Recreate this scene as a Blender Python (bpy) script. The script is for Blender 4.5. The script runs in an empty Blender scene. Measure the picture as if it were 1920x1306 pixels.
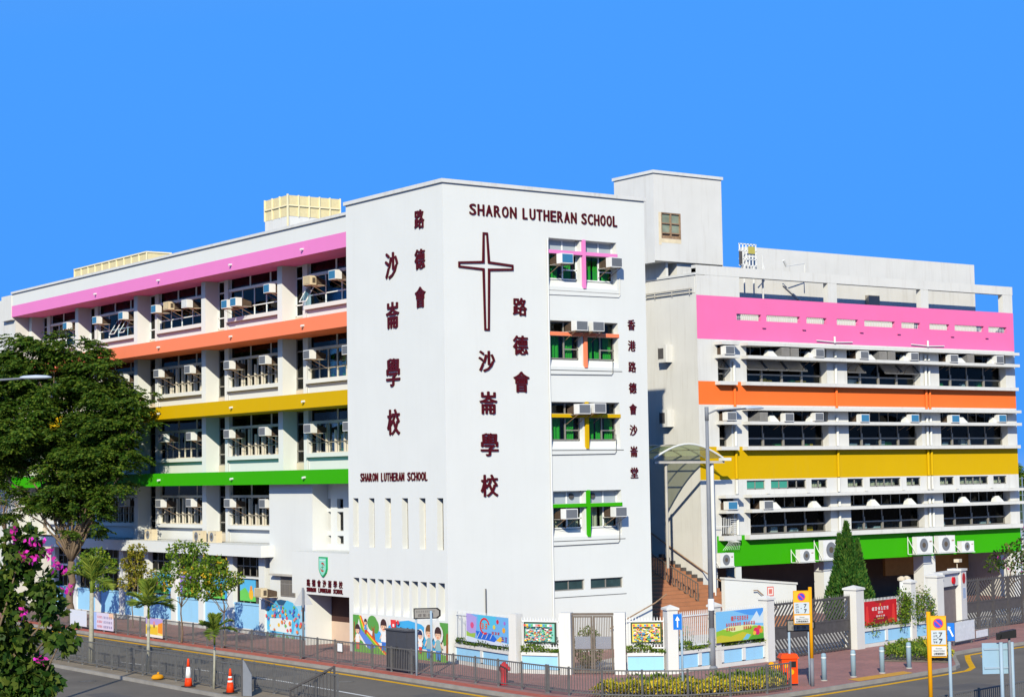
import bpy, math, random
import numpy as np
from mathutils import Vector, Matrix
random.seed(7); RNG = np.random.default_rng(11)
sc = bpy.context.scene
COL = sc.collection
# ---------------------------------------------------------------- camera
cd = bpy.data.cameras.new('camera'); cam = bpy.data.objects.new('camera', cd); COL.objects.link(cam)
R3 = Matrix(((0.808972, -0.027142, -0.58722), (-0.587624, -0.064835, -0.806532), (-0.016181, 0.997527, -0.068399)))
M4 = R3.to_4x4(); M4.translation = Vector((-44.03, -65.30, 7.68))
cam.matrix_world = M4
cd.sensor_width = 36; cd.lens = 65.907; cd.clip_start = .5; cd.clip_end = 6000
sc.camera = cam
# ---------------------------------------------------------------- sky and sun
LIGHT = Vector((1.0, 1.06, -0.80)).normalized()          # the way sunlight travels
elev = math.asin(-LIGHT.z)
world = bpy.data.worlds.new('World'); sc.world = world; world.use_nodes = True
wt = world.node_tree; wt.nodes.clear()
wo = wt.nodes.new('ShaderNodeOutputWorld'); bg = wt.nodes.new('ShaderNodeBackground')
sky = wt.nodes.new('ShaderNodeTexSky'); sky.sky_type = 'NISHITA'; sky.sun_disc = False
sky.sun_elevation = elev; sky.sun_rotation = math.atan2(-LIGHT.x, -LIGHT.y)
sky.altitude = 0; sky.air_density = 1.0; sky.dust_density = 0.2; sky.ozone_density = 3.0
# the photograph's clear deep blue, falling off towards the zenith as the sky texture itself does
sep = wt.nodes.new('ShaderNodeSeparateColor'); wt.links.new(sky.outputs[0], sep.inputs[0])
mul = wt.nodes.new('ShaderNodeMath'); mul.operation = 'MULTIPLY'; mul.use_clamp = True; mul.inputs[1].default_value = 0.15
wt.links.new(sep.outputs[2], mul.inputs[0])
mixn = wt.nodes.new('ShaderNodeMix'); mixn.data_type = 'RGBA'; mixn.blend_type = 'MIX'
mixn.inputs[7].default_value = (0.76, 3.80, 11.2, 1)
wt.links.new(sky.outputs[0], mixn.inputs[6]); wt.links.new(mul.outputs[0], mixn.inputs[0]); wt.links.new(mixn.outputs[2], bg.inputs[0])
bg.inputs[1].default_value = 0.0773
wt.links.new(bg.outputs[0], wo.inputs[0])
sd = bpy.data.lights.new('sun', 'SUN'); so = bpy.data.objects.new('sun', sd); COL.objects.link(so)
sd.energy = 4.85; sd.angle = math.radians(.5); sd.color = (1, .92, .73)
so.rotation_euler = LIGHT.to_track_quat('-Z', 'Y').to_euler(); so.location = (-60, -60, 60)
sc.view_settings.view_transform = 'Standard'; sc.view_settings.look = 'None'
sc.cycles.diffuse_bounces = 1; sc.cycles.max_bounces = 8
sc.view_settings.exposure = 0.22; sc.view_settings.gamma = 1
# ---------------------------------------------------------------- helpers
def lin(r, g, b):
    f = lambda c: (c/255/12.92 if c/255 <= .04045 else ((c/255+.055)/1.055)**2.4)
    return (f(r)*.86, f(g)*.86, f(b)*.86)
MATS = {}
def mat(name, col, rough=.7, var=.06, scale=3.0, bump=0.0, metal=0.0, spec=.15, dirt=0.0, island=0.0, transl=0.0):
    """procedural paint / stuff: base colour, broken up by noise, streaked dirt, fine relief"""
    if name in MATS: return MATS[name]
    m = bpy.data.materials.new(name); m.use_nodes = True; nt = m.node_tree; N = nt.nodes; L = nt.links
    b = N['Principled BSDF']; b.inputs['Roughness'].default_value = rough
    b.inputs['Metallic'].default_value = metal; b.inputs['Specular IOR Level'].default_value = spec
    tc = N.new('ShaderNodeNewGeometry')
    hs = N.new('ShaderNodeHueSaturation'); hs.inputs['Color'].default_value = (*col, 1)
    no = N.new('ShaderNodeTexNoise'); no.inputs['Scale'].default_value = scale; no.inputs['Detail'].default_value = 5
    L.new(tc.outputs['Position'], no.inputs['Vector'])
    mr = N.new('ShaderNodeMapRange'); mr.inputs['From Min'].default_value = .25; mr.inputs['From Max'].default_value = .75
    mr.inputs['To Min'].default_value = 1-var; mr.inputs['To Max'].default_value = 1+var
    L.new(no.outputs['Fac'], mr.inputs['Value'])
    val = mr.outputs['Result']
    if island:
        ma = N.new('ShaderNodeMapRange'); ma.inputs['To Min'].default_value = 1-island; ma.inputs['To Max'].default_value = 1+island
        L.new(tc.outputs['Random Per Island'], ma.inputs['Value'])
        mu = N.new('ShaderNodeMath'); mu.operation = 'MULTIPLY'; L.new(val, mu.inputs[0]); L.new(ma.outputs['Result'], mu.inputs[1]); val = mu.outputs[0]
        mh = N.new('ShaderNodeMapRange'); mh.inputs['To Min'].default_value = .5+.04*min(1, island*2); mh.inputs['To Max'].default_value = .5-.05*min(1, island*2)
        L.new(tc.outputs['Random Per Island'], mh.inputs['Value']); L.new(mh.outputs['Result'], hs.inputs['Hue'])
    L.new(val, hs.inputs['Value'])
    out = hs.outputs['Color']
    if dirt:
        mp = N.new('ShaderNodeMapping'); mp.inputs['Scale'].default_value = (2.2, 2.2, .16)
        L.new(tc.outputs['Position'], mp.inputs['Vector'])
        n2 = N.new('ShaderNodeTexNoise'); n2.inputs['Scale'].default_value = 1.6; n2.inputs['Detail'].default_value = 6; n2.inputs['Roughness'].default_value = .65
        L.new(mp.outputs[0], n2.inputs['Vector'])
        cr = N.new('ShaderNodeMapRange'); cr.inputs['From Min'].default_value = .52; cr.inputs['From Max'].default_value = .8
        cr.inputs['To Min'].default_value = 0; cr.inputs['To Max'].default_value = dirt
        L.new(n2.outputs['Fac'], cr.inputs['Value'])
        mx = N.new('ShaderNodeMix'); mx.data_type = 'RGBA'; mx.inputs[7].default_value = (.26, .22, .17, 1)
        L.new(cr.outputs['Result'], mx.inputs[0]); L.new(out, mx.inputs[6]); out = mx.outputs[2]
    L.new(out, b.inputs['Base Color'])
    if bump:
        n3 = N.new('ShaderNodeTexNoise'); n3.inputs['Scale'].default_value = scale*9; n3.inputs['Detail'].default_value = 3
        L.new(tc.outputs['Position'], n3.inputs['Vector'])
        bp = N.new('ShaderNodeBump'); bp.inputs['Strength'].default_value = bump; bp.inputs['Distance'].default_value = .02
        L.new(n3.outputs['Fac'], bp.inputs['Height']); L.new(bp.outputs[0], b.inputs['Normal'])
    if transl:
        tr = N.new('ShaderNodeBsdfTranslucent'); L.new(out, tr.inputs['Color'])
        ms = N.new('ShaderNodeMixShader'); ms.inputs[0].default_value = transl
        L.new(b.outputs[0], ms.inputs[1]); L.new(tr.outputs[0], ms.inputs[2])
        L.new(ms.outputs[0], N['Material Output'].inputs['Surface'])
    MATS[name] = m
    return m
def glass(name, tint=(.5, .6, .62), refl=.09, rough=.02):
    if name in MATS: return MATS[name]
    m = bpy.data.materials.new(name); m.use_nodes = True; N = m.node_tree.nodes; L = m.node_tree.links
    N.remove(N['Principled BSDF'])
    t = N.new('ShaderNodeBsdfTransparent'); t.inputs[0].default_value = (*tint, 1)
    g = N.new('ShaderNodeBsdfGlossy'); g.inputs['Roughness'].default_value = rough
    lw = N.new('ShaderNodeFresnel'); lw.inputs['IOR'].default_value = 1.16
    ad = N.new('ShaderNodeMath'); ad.operation = 'ADD'; ad.inputs[1].default_value = refl*.12; L.new(lw.outputs[0], ad.inputs[0])
    ms = N.new('ShaderNodeMixShader'); L.new(ad.outputs[0], ms.inputs[0]); L.new(t.outputs[0], ms.inputs[1]); L.new(g.outputs[0], ms.inputs[2])
    L.new(ms.outputs[0], N['Material Output'].inputs['Surface']); MATS[name] = m
    return m
def printmat(name='printed_colours', rough=.6):
    if name in MATS: return MATS[name]
    m = bpy.data.materials.new(name); m.use_nodes = True; N = m.node_tree.nodes
    a = N.new('ShaderNodeAttribute'); a.attribute_name = 'Col'
    m.node_tree.links.new(a.outputs['Color'], N['Principled BSDF'].inputs['Base Color'])
    N['Principled BSDF'].inputs['Roughness'].default_value = rough; MATS[name] = m
    return m
# paints
WHITE = mat('white_wall_paint', (.675, .695, .68), .75, .02, .6, .08, dirt=.05)
WHITE2 = mat('weathered_white_paint', (.64, .64, .615), .8, .04, .9, .1, dirt=.26)
CREAMW = mat('cream_paint', (.62, .54, .41), .8, .05, 1.2, .05, dirt=.2)
COPING = mat('coping_render', (.62, .63, .62), .85, .05, 2, .1, dirt=.35)
PINK = mat('pink_paint', lin(240, 138, 204), .7, .02, .7, .05, dirt=.05)
PINK2 = mat('pink_paint_old', lin(246, 120, 180), .75, .03, .8, .06, dirt=.07)
ORANGE = mat('orange_paint', lin(255, 140, 100), .7, .02, .7, .05, dirt=.04)
ORANGE2 = mat('orange_paint_old', lin(255, 122, 55), .7, .03, .7, .05, dirt=.04)
YELLOW = mat('yellow_paint', lin(216, 175, 0), .7, .02, .7, .05, dirt=.05)
GREEN = mat('green_paint', lin(58, 175, 2), .65, .02, .7, .05, dirt=.03)
MAROON = mat('maroon_letter_paint', lin(84, 17, 27), .5, .08, 4)
BLUEP = mat('pale_blue_paint', lin(158, 214, 250), .7, .03, 1.5, .05, dirt=.15)
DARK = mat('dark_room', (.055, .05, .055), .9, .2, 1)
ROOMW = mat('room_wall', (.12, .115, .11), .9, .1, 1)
ALU = mat('bronze_aluminium', (.30, .28, .25), .45, .06, 5, metal=.3)
BEIGEF = mat('beige_window_frame', (.62, .57, .47), .55, .06, 4)
WHITEF = mat('white_window_frame', (.80, .82, .82), .4, .03, 4)
GREYF = mat('grey_galvanised_steel', (.13, .13, .13), .5, .15, 6, metal=.1)
GREYP = mat('grey_pole_paint', (.19, .205, .235), .45, .08, 4)
DGREY = mat('dark_grey_steel', (.085, .08, .08), .5, .15, 5)
BROWNG = mat('brown_gate_steel', (.15, .125, .105), .5, .15, 5)
CONC = mat('weathered_concrete', (.46, .44, .40), .9, .12, 2, .15, dirt=.4)
PANE = glass('window_glass', (.78, .84, .85), .05)
PANEB = glass('blue_tinted_glass', (.30, .50, .62), .10)
PANED = glass('dark_tinted_glass', (.28, .30, .32), .05)
GREENC = mat('green_curtain', lin(62, 190, 60), .8, .1, 6)
CREAMC = mat('cream_curtain', (.66, .60, .42), .8, .08, 6)
BLUEC = mat('pale_curtain', (.55, .66, .72), .8, .1, 6)
ACW = mat('aircon_white_case', (.72, .73, .72), .4, .05, 4, dirt=.15)
ACC = mat('aircon_cream_case', (.66, .56, .38), .5, .06, 4, dirt=.2)
ACB = mat('aircon_blue_filter', lin(70, 140, 185), .6, .08, 30)
ACG = mat('aircon_grey_grille', (.17, .185, .21), .5, .15, 40)
ACD = mat('aircon_dark_grille', (.10, .08, .06), .6, .1, 30)
SHELF = mat('rusty_bracket_steel', (.30, .20, .13), .8, .3, 8)

ORG = {}
class MB:
    """collects faces; build() links them as one mesh object"""
    def __init__(s, tf=None): s.v = []; s.f = []; s.m = []; s.c = []; s.tf = tf
    def add(s, vs, fs, m=0, col=None):
        o = len(s.v)
        if s.tf: vs = [s.tf(*p) for p in vs]
        s.v += [tuple(p) for p in vs]
        for f in fs: s.f.append(tuple(i+o for i in f)); s.m.append(m); s.c.append(col)
        return s
    def box(s, x0, x1, y0, y1, z0, z1, m=0):
        return s.add([(x0,y0,z0),(x1,y0,z0),(x1,y1,z0),(x0,y1,z0),(x0,y0,z1),(x1,y0,z1),(x1,y1,z1),(x0,y1,z1)],
              [(0,3,2,1),(4,5,6,7),(0,1,5,4),(1,2,6,5),(2,3,7,6),(3,0,4,7)], m)
    def poly(s, pts, m=0, col=None): return s.add(pts, [tuple(range(len(pts)))], m, col)
    def bar(s, p, q, w, h=None, m=0, caps=True):
        p = Vector(p); q = Vector(q); h = h or w; d = (q-p).normalized()
        up = Vector((0, 0, 1)) if abs(d.z) < .95 else Vector((0, 1, 0))
        a = d.cross(up).normalized(); b = a.cross(d).normalized(); vs = []
        for c in (p, q):
            for i, j in ((-1,-1),(1,-1),(1,1),(-1,1)): vs.append(c+a*(w/2*i)+b*(h/2*j))
        fs = [(0,1,5,4),(1,2,6,5),(2,3,7,6),(3,0,4,7)]
        if caps: fs += [(3,2,1,0),(4,5,6,7)]
        return s.add(vs, fs, m)
    def tube(s, pts, r, n=8, m=0, caps=True):
        pts = [Vector(p) for p in pts]; rs = r if isinstance(r, (list, tuple)) else [r]*len(pts)
        vs = []; fs = []
        for i, p in enumerate(pts):
            d = (pts[min(i+1, len(pts)-1)]-pts[max(i-1, 0)]).normalized()
            up = Vector((0, 0, 1)) if abs(d.z) < .9 else Vector((0, 1, 0))
            a = d.cross(up).normalized(); b = a.cross(d).normalized()
            for k in range(n):
                t = 2*math.pi*k/n; vs.append(p+(a*math.cos(t)+b*math.sin(t))*rs[i])
        for i in range(len(pts)-1):
            for k in range(n): fs.append((i*n+k, i*n+(k+1) % n, (i+1)*n+(k+1) % n, (i+1)*n+k))
        if caps: fs += [tuple(range(n))[::-1], tuple(range((len(pts)-1)*n, len(pts)*n))]
        return s.add(vs, fs, m)
    def lathe(s, c, prof, n=16, m=0, sy=1.0):
        vs = []; fs = []
        for r, z in prof:
            for k in range(n):
                t = 2*math.pi*k/n; vs.append((c[0]+r*math.cos(t), c[1]+r*sy*math.sin(t), c[2]+z))
        for i in range(len(prof)-1):
            for k in range(n): fs.append((i*n+k, i*n+(k+1) % n, (i+1)*n+(k+1) % n, (i+1)*n+k))
        fs += [tuple(range(n))[::-1], tuple(range((len(prof)-1)*n, len(prof)*n))]
        return s.add(vs, fs, m)
    def extrude(s, pts, c0, c1, m=0):
        """pts in (a, b), extruded along c; use with tf"""
        n = len(pts); vs = [(a, b, c0) for a, b in pts]+[(a, b, c1) for a, b in pts]
        fs = [tuple(range(n)), tuple(range(2*n-1, n-1, -1))]+[(i, (i+1) % n, n+(i+1) % n, n+i) for i in range(n)]
        return s.add(vs, fs, m)
    def build(s, name, mats, parent=None, smooth=False, kind=None):
        off = ORG.get(parent.name, Vector()) if parent else Vector()
        me = bpy.data.meshes.new(name)
        me.from_pydata([(p[0]-off[0], p[1]-off[1], p[2]-off[2]) for p in s.v], [], s.f)
        mats = mats if isinstance(mats, (list, tuple)) else [mats]
        for q in mats: me.materials.append(q)
        if len(mats) > 1: me.polygons.foreach_set('material_index', s.m)
        if any(c is not None for c in s.c):
            at = me.attributes.new('Col', 'FLOAT_COLOR', 'FACE')
            at.data.foreach_set('color', [x for c in s.c for x in (*(c or (1, 1, 1)), 1.0)])
        if smooth: me.polygons.foreach_set('use_smooth', [True]*len(me.polygons))
        me.update()
        o = bpy.data.objects.new(name, me); COL.objects.link(o)
        if parent: o.parent = parent
        if kind: o['kind'] = kind
        ORG[o.name] = off
        return o
def tag(o, label, cat, group=None):
    o['label'] = label; o['category'] = cat
    if group: o['group'] = group
    return o
def thing(name, label, cat, loc=(0, 0, 0), group=None):
    o = bpy.data.objects.new(name, None); COL.objects.link(o); o.location = loc; o.empty_display_size = .3
    ORG[o.name] = Vector(loc)
    return tag(o, label, cat, group)
def struct(o): o['kind'] = 'structure'; return o
def dup(root, loc, rz=0, label=None, group=None, parent=None):
    r = root.copy(); COL.objects.link(r); r.location = loc; r.rotation_euler = (0, 0, rz)
    if label: r['label'] = label
    if group: r['group'] = group
    if parent: r.parent = parent
    ORG[r.name] = Vector(loc)
    for ch in root.children:
        c = ch.copy(); COL.objects.link(c); c.parent = r
        for g_ in ch.children: d = g_.copy(); COL.objects.link(d); d.parent = c
    return r
UNIT = {}
def block(name, x0, x1, y0, y1, z0, z1, m, parent):
    """a box piece that shares one unit mesh per material"""
    if m.name not in UNIT:
        b = MB().box(-.5, .5, -.5, .5, -.5, .5); me = bpy.data.meshes.new('piece_'+m.name)
        me.from_pydata(b.v, [], b.f); me.materials.append(m); UNIT[m.name] = me
    o = bpy.data.objects.new(name, UNIT[m.name]); COL.objects.link(o); off = ORG.get(parent.name, Vector())
    o.location = Vector(((x0+x1)/2, (y0+y1)/2, (z0+z1)/2))-off; o.scale = (abs(x1-x0), abs(y1-y0), abs(z1-z0))
    o.parent = parent
    return o
# facade frames: a runs along the wall, b is height, c is out of the wall
def FR(v0): return lambda a, b, c: (a, v0-c, b)           # walls that face -y
def LF(u0): return lambda a, b, c: (u0-c, a, b)           # walls that face -x, a = y
def LFR(u0, v1): return lambda a, b, c: (u0-c, v1-a, b)   # the same, a measured to the right from y = v1
def holed(mb, a0, a1, b0, b1, holes, depth=.3, m=0, c=0.0):
    """a wall sheet with rectangular openings and their reveals"""
    A = sorted({a0, a1, *[h[0] for h in holes], *[h[1] for h in holes]}); B = sorted({b0, b1, *[h[2] for h in holes], *[h[3] for h in holes]})
    for i in range(len(A)-1):
        for j in range(len(B)-1):
            x = (A[i]+A[i+1])/2; y = (B[j]+B[j+1])/2
            if x < a0 or x > a1 or y < b0 or y > b1: continue
            if any(h[0] < x < h[1] and h[2] < y < h[3] for h in holes): continue
            mb.poly([(A[i], B[j], c), (A[i+1], B[j], c), (A[i+1], B[j+1], c), (A[i], B[j+1], c)], m)
    for h in holes:
        d = h[4] if len(h) > 4 else depth; sl = h[5] if len(h) > 5 else 0; x0, x1, y0, y1 = h[:4]
        mb.poly([(x0, y0, c), (x0, y0+sl, c-d), (x0, y1, c-d), (x0, y1, c)], m); mb.poly([(x1, y0, c), (x1, y0+sl, c-d), (x1, y1, c-d), (x1, y1, c)], m)
        mb.poly([(x0, y0, c), (x1, y0, c), (x1, y0+sl, c-d), (x0, y0+sl, c-d)], m); mb.poly([(x0, y1, c), (x1, y1, c), (x1, y1, c-d), (x0, y1, c-d)], m)
    return mb
TXT = {}
def text_verts(body, offset=0.0):
    k = (body, offset)
    if k not in TXT:
        c = bpy.data.curves.new('lettering', 'FONT'); c.body = body; c.offset = offset; c.resolution_u = 3
        o = bpy.data.objects.new('lettering', c); COL.objects.link(o)
        me = o.evaluated_get(bpy.context.evaluated_depsgraph_get()).to_mesh()
        v = np.array([p.co[:2] for p in me.vertices]) if len(me.vertices) else np.zeros((3, 2))
        f = [tuple(p.vertices) for p in me.polygons]
        bpy.data.objects.remove(o); bpy.data.curves.remove(c)
        mn = v.min(0); mx = v.max(0); TXT[k] = ((v-mn)/np.maximum(mx-mn, 1e-6), f)
    return TXT[k]
def text_into(mb, body, a0, a1, b0, b1, c, m=0, offset=0.0, col=None, thick=0.0, bold=0.0):
    """lettering fitted to a box; bold lays shifted copies a hair in front of each other"""
    v, f = text_verts(body, offset); k = -1
    for sx, sy in ((0, 0), (-1, 0), (1, 0), (0, 1), (0, -1)) if bold else ((0, 0),):
        k += 1; dx = sx*bold*(b1-b0); dy = sy*bold*.6*(b1-b0); cc = c+thick+.0012*k
        P = [(a0+(a1-a0)*x+dx, b0+(b1-b0)*y+dy, cc) for x, y in v]
        mb.add(P, f, m, col)
        if not thick: continue
        e = {}
        for q in f:
            for i in range(len(q)):
                h = (q[i], q[(i+1) % len(q)]); r = (h[1], h[0])
                if r in e: del e[r]
                else: e[h] = 1
        for i, j in e:
            p, q = P[i], P[j]; mb.add([p, q, (q[0], q[1], c), (p[0], p[1], c)], [(0, 1, 2, 3)], m, col)
def circ(cx, cy, rx, ry=None, n=14, t0=0, t1=2*math.pi):
    ry = ry or rx; full = abs(t1-t0-2*math.pi) < 1e-6
    return [(cx+rx*math.cos(t0+(t1-t0)*i/(n if full else n-1)), cy+ry*math.sin(t0+(t1-t0)*i/(n if full else n-1))) for i in range(n)]
def rect(a0, a1, b0, b1): return [(a0, b0), (a1, b0), (a1, b1), (a0, b1)]
class Print:
    """flat print on a panel: coloured shapes laid over each other"""
    def __init__(s, tf, c=0.004): s.mb = MB(tf); s.c = c
    def shape(s, col, pts): s.c += .0009; s.mb.poly([(a, b, s.c) for a, b in pts], 0, col)
    def text(s, col, body, a0, a1, b0, b1, bold=.02): s.c += .0009; text_into(s.mb, body, a0, a1, b0, b1, s.c, 0, 0, col, 0, bold); s.c += .005
    def scrawl(s, col, a0, a1, b0, b1, n, seed=1):
        """lettering too blurred to read: n character-sized clusters of strokes"""
        r = random.Random(seed); p = (a1-a0)/n; h = b1-b0; s.c += .0009
        for k in range(n):
            x = a0+p*k
            for j in range(3): y = b0+h*(.1+.33*j); s.mb.poly([(u, w, s.c) for u, w in rect(x+p*r.uniform(.02, .2), x+p*r.uniform(.65, .85), y, y+h*.14)], 0, col)
            for j in range(2): u0 = x+p*r.uniform(.1, .65); s.mb.poly([(u, w, s.c+.0006) for u, w in rect(u0, u0+p*.13, b0+h*r.uniform(0, .3), b1-h*r.uniform(0, .3))], 0, col)
        s.c += .0006
    def build(s, name, parent): return s.mb.build(name, printmat(), parent)
def spaced(word, tf, a0, a1, b0, b1, matl, parent, fill=.74, th=.04, bold=.035):
    """one raised letter per cell, as cast letters fixed to a wall"""
    n = len(word); p = (a1-a0)/n
    for k, ch in enumerate(word):
        wd = p*fill*(.8 if ch == 'L' else 1); x = a0+p*k; m = MB(tf); text_into(m, ch, x, x+wd, b0, b1, .006, 0, 0, None, th, bold); m.build('letter', matl, parent)
# ================================================================ ground, roads, pavements
ASPH = mat('worn_asphalt', (.150, .134, .114), .9, .22, .3, .25, dirt=.25)
KERBM = mat('kerb_stone', (.30, .28, .25), .9, .15, 2, .2)
YLINE = mat('yellow_road_paint', lin(228, 172, 18), .8, .12, 3)
WLINE = mat('white_road_paint', (.62, .62, .60), .8, .15, 3)
MEDM = mat('dusty_median_soil', (.24, .20, .15), .95, .25, 1.2, .3)
def paver_mat():
    m = bpy.data.materials.new('red_brick_pavers'); m.use_nodes = True; N = m.node_tree.nodes; L = m.node_tree.links
    b = N['Principled BSDF']; b.inputs['Roughness'].default_value = .9
    g_ = N.new('ShaderNodeNewGeometry'); br = N.new('ShaderNodeTexBrick'); L.new(g_.outputs['Position'], br.inputs['Vector'])
    br.inputs['Scale'].default_value = 1; br.inputs['Brick Width'].default_value = .2; br.inputs['Row Height'].default_value = .1
    br.inputs['Mortar Size'].default_value = .004; br.inputs['Color1'].default_value = (.37, .165, .14, 1); br.inputs['Color2'].default_value = (.28, .14, .125, 1)
    br.inputs['Mortar'].default_value = (.2, .15, .13, 1)
    no = N.new('ShaderNodeTexNoise'); no.inputs['Scale'].default_value = .5; no.inputs['Detail'].default_value = 6; L.new(g_.outputs['Position'], no.inputs['Vector'])
    mr = N.new('ShaderNodeMapRange'); mr.inputs['To Min'].default_value = .6; mr.inputs['To Max'].default_value = 1.35; L.new(no.outputs['Fac'], mr.inputs['Value'])
    hs = N.new('ShaderNodeHueSaturation'); L.new(br.outputs['Color'], hs.inputs['Color']); L.new(mr.outputs['Result'], hs.inputs['Value'])
    L.new(hs.outputs['Color'], b.inputs['Base Color']); return m
PAVER = paver_mat()
RZ = -.12
struct(MB().poly([(-900, -900, RZ-.02), (900, -900, RZ-.02), (900, 900, RZ-.02), (-900, 900, RZ-.02)]).build('ground', mat('distant_ground', (.16, .15, .12), .95, .2, .05)))
struct(MB().poly([(-260, -260, RZ), (260, -260, RZ), (260, 260, RZ), (-260, 260, RZ)]).build('road', ASPH))
KERB = [(-4.25, 140), (-4.25, 60), (-4.2, 28), (-4.3, 13), (-4.35, 0), (-4.55, -6), (-4.68, -10), (-4.68, -12), (-4.35, -14.1), (-3.3, -15.8), (-1.4, -17.1), (1.44, -17.55), (4.2, -17.2),
        (8, -16.6), (12, -15.85), (13.4, -15.55), (14.3, -15.0), (16.3, -13.1), (18, -11.6), (19.9, -11.1), (23.7, -10.6), (40, -9), (120, -3)]
def offset_line(P, d):
    out = []
    for i, p in enumerate(P):
        a = Vector(P[max(i-1, 0)]); b = Vector(P[min(i+1, len(P)-1)]); t = (b-a).normalized(); n = Vector((t.y, -t.x)); out.append(tuple(Vector(p)+n*d))
    return out
KIN = offset_line(KERB, -.16)
pv = MB(); pv.poly([(x, y, 0) for x, y in KIN]+[(120, 140, 0)]); struct(pv.build('pavement', PAVER))
kb = MB()
for i in range(len(KERB)-1):
    (x0, y0), (x1, y1) = KERB[i], KERB[i+1]; (u0, w0), (u1, w1) = KIN[i], KIN[i+1]
    kb.poly([(x0, y0, RZ), (x1, y1, RZ), (x1, y1, .006), (x0, y0, .006)]); kb.poly([(x0, y0, .006), (x1, y1, .006), (u1, w1, .006), (u0, w0, .006)])
KERBO = struct(kb.build('kerb', KERBM))
def strip(name, P, w, z, m):
    Q = offset_line(P, w); s = MB()
    for i in range(len(P)-1): s.poly([(*P[i], z), (*P[i+1], z), (*Q[i+1], z), (*Q[i], z)])
    return struct(s.build(name, m))
def dense(P, step=.6):
    o = []
    for a, b in zip(P[:-1], P[1:]):
        n = max(1, int((Vector(b)-Vector(a)).length/step)); o += [tuple(Vector(a).lerp(Vector(b), k/n)) for k in range(n)]
    return o+[P[-1]]
strip('yellow_road_line', offset_line(KERB[1:-1], .36), .24, RZ+.004, YLINE)
strip('white_road_line', [(-9.5, 60), (-9.5, 14.5), (-9.0, 10), (-8.2, 6.4), (-7.85, 0), (-8.1, -7), (-8.2, -60)], .13, RZ+.004, WLINE)
strip('white_road_line', [(-14.2, -8), (-14.2, -60)], .11, RZ+.004, WLINE)
strip('yellow_road_line', [(14.6, -16.3), (16.0, -14.9), (18.6, -12.4)], .22, RZ+.006, YLINE)
strip('red_paving_edge', offset_line(KERB[1:9], -.8), .63, .004, mat('red_kerbside_pavers', (.42, .12, .085), .9, .2, 3, .2))
# tactile strip on the pavement, made of its own tiles
ts = struct(MB().poly([(7.05, -16.45, .008), (10.6, -15.9, .008), (10.82, -15.2, .008), (7.25, -15.7, .008)]).build('tactile_paving', mat('yellow_tactile_tile', lin(214, 160, 70), .85, .1, 4, .2)))
# slabs of the kerb, each its own stone
for i in range(4, 16):
    a, b = Vector(KERB[i]), Vector(KERB[i+1]); L_ = (b-a).length; n = max(1, round(L_/.95)); t = (b-a)/n; nrm = Vector((t.y, -t.x)).normalized()
    for k in range(n):
        p = a+t*k+t*.012; q = a+t*(k+1)-t*.012; s = MB(); c = [p+nrm*.006, q+nrm*.006, q-nrm*.15, p-nrm*.15]; top = .012+.006*((i+k) % 3)/3
        s.add([(*w, RZ+.002) for w in c]+[(*w, top) for w in c], [(4, 5, 6, 7), (0, 1, 5, 4), (1, 2, 6, 5), (2, 3, 7, 6), (3, 0, 4, 7)]); o = s.build('kerb_stone', KERBM, KERBO)
# the central reserve
md = MB(); x0, x1 = -12.2, -10.25
md.box(x0, x1, -60, 90, RZ-.05, -.012, 0); struct(md.build('central_reserve', MEDM))
mk = MB(); mk.box(x0-.14, x0, -60, 90, RZ-.05, .004); mk.box(x1, x1+.14, -60, 90, RZ-.05, .004); struct(mk.build('central_reserve_kerb', KERBM))
# distant green slope beyond the school
def hill(name, cx, cy, rx, ry, h, m):
    b = MB(); K, J = 40, 10; vs = []
    for j in range(J+1):
        for k in range(K):
            t = 2*math.pi*k/K; r = 1-j/J
            vs.append((cx+rx*r*math.cos(t), cy+ry*r*math.sin(t), RZ-.5+h*(1-r*r)*(1+.25*math.sin(3*t+j)+.15*math.sin(7*t))))
    fs = [(j*K+k, j*K+(k+1) % K, (j+1)*K+(k+1) % K, (j+1)*K+k) for j in range(J) for k in range(K)]
    b.add(vs, fs); return struct(b.build(name, m, smooth=True))
hill('wooded_hill', 330, 150, 150, 150, 8.5, mat('wooded_slope', (.05, .075, .025), .95, .5, .12, .6))

for k, (x0, x1, y0, y1) in enumerate(((-7.4, -6.0, 1.5, 4.2), (-6.9, -5.9, -9.5, -7.6), (-15.6, -14.6, -3.0, 1.2), (8.0, 10.5, -20.2, -18.9))):
    struct(MB().poly([(x0, y0, RZ+.003), (x1, y0+.1, RZ+.003), (x1+.05, y1, RZ+.003), (x0, y1-.08, RZ+.003)]).build('asphalt_patch', mat('patched_asphalt', (.12, .112, .105), .9, .15, 1, .25)))
def cover(x, y, r_, z, lab):
    t = thing('manhole_cover', lab, 'manhole cover', (x, y, z)); m = MB(); m.lathe((x, y, z-.01), [(r_, 0), (r_, .014)], 20); m.build('frame', mat('cast_iron', (.09, .085, .08), .6, .2, 8), t); m = MB(); m.lathe((x, y, z-.01), [(r_*.86, 0), (r_*.86, .017)], 20); m.build('lid', mat('worn_iron_lid', (.14, .13, .12), .5, .2, 14, .3), t)
cover(-6.2, -2.0, .36, RZ, 'round iron manhole cover in the far lane before the mural'); cover(-6.6, 9.0, .36, RZ, 'round iron manhole cover in the far lane before the porch'); cover(-13.6, 5.5, .36, RZ, 'round iron manhole cover in the near lane')
cover(-1.8, 4.0, .33, 0, 'round iron cover in the red pavement before the porch')
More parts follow.
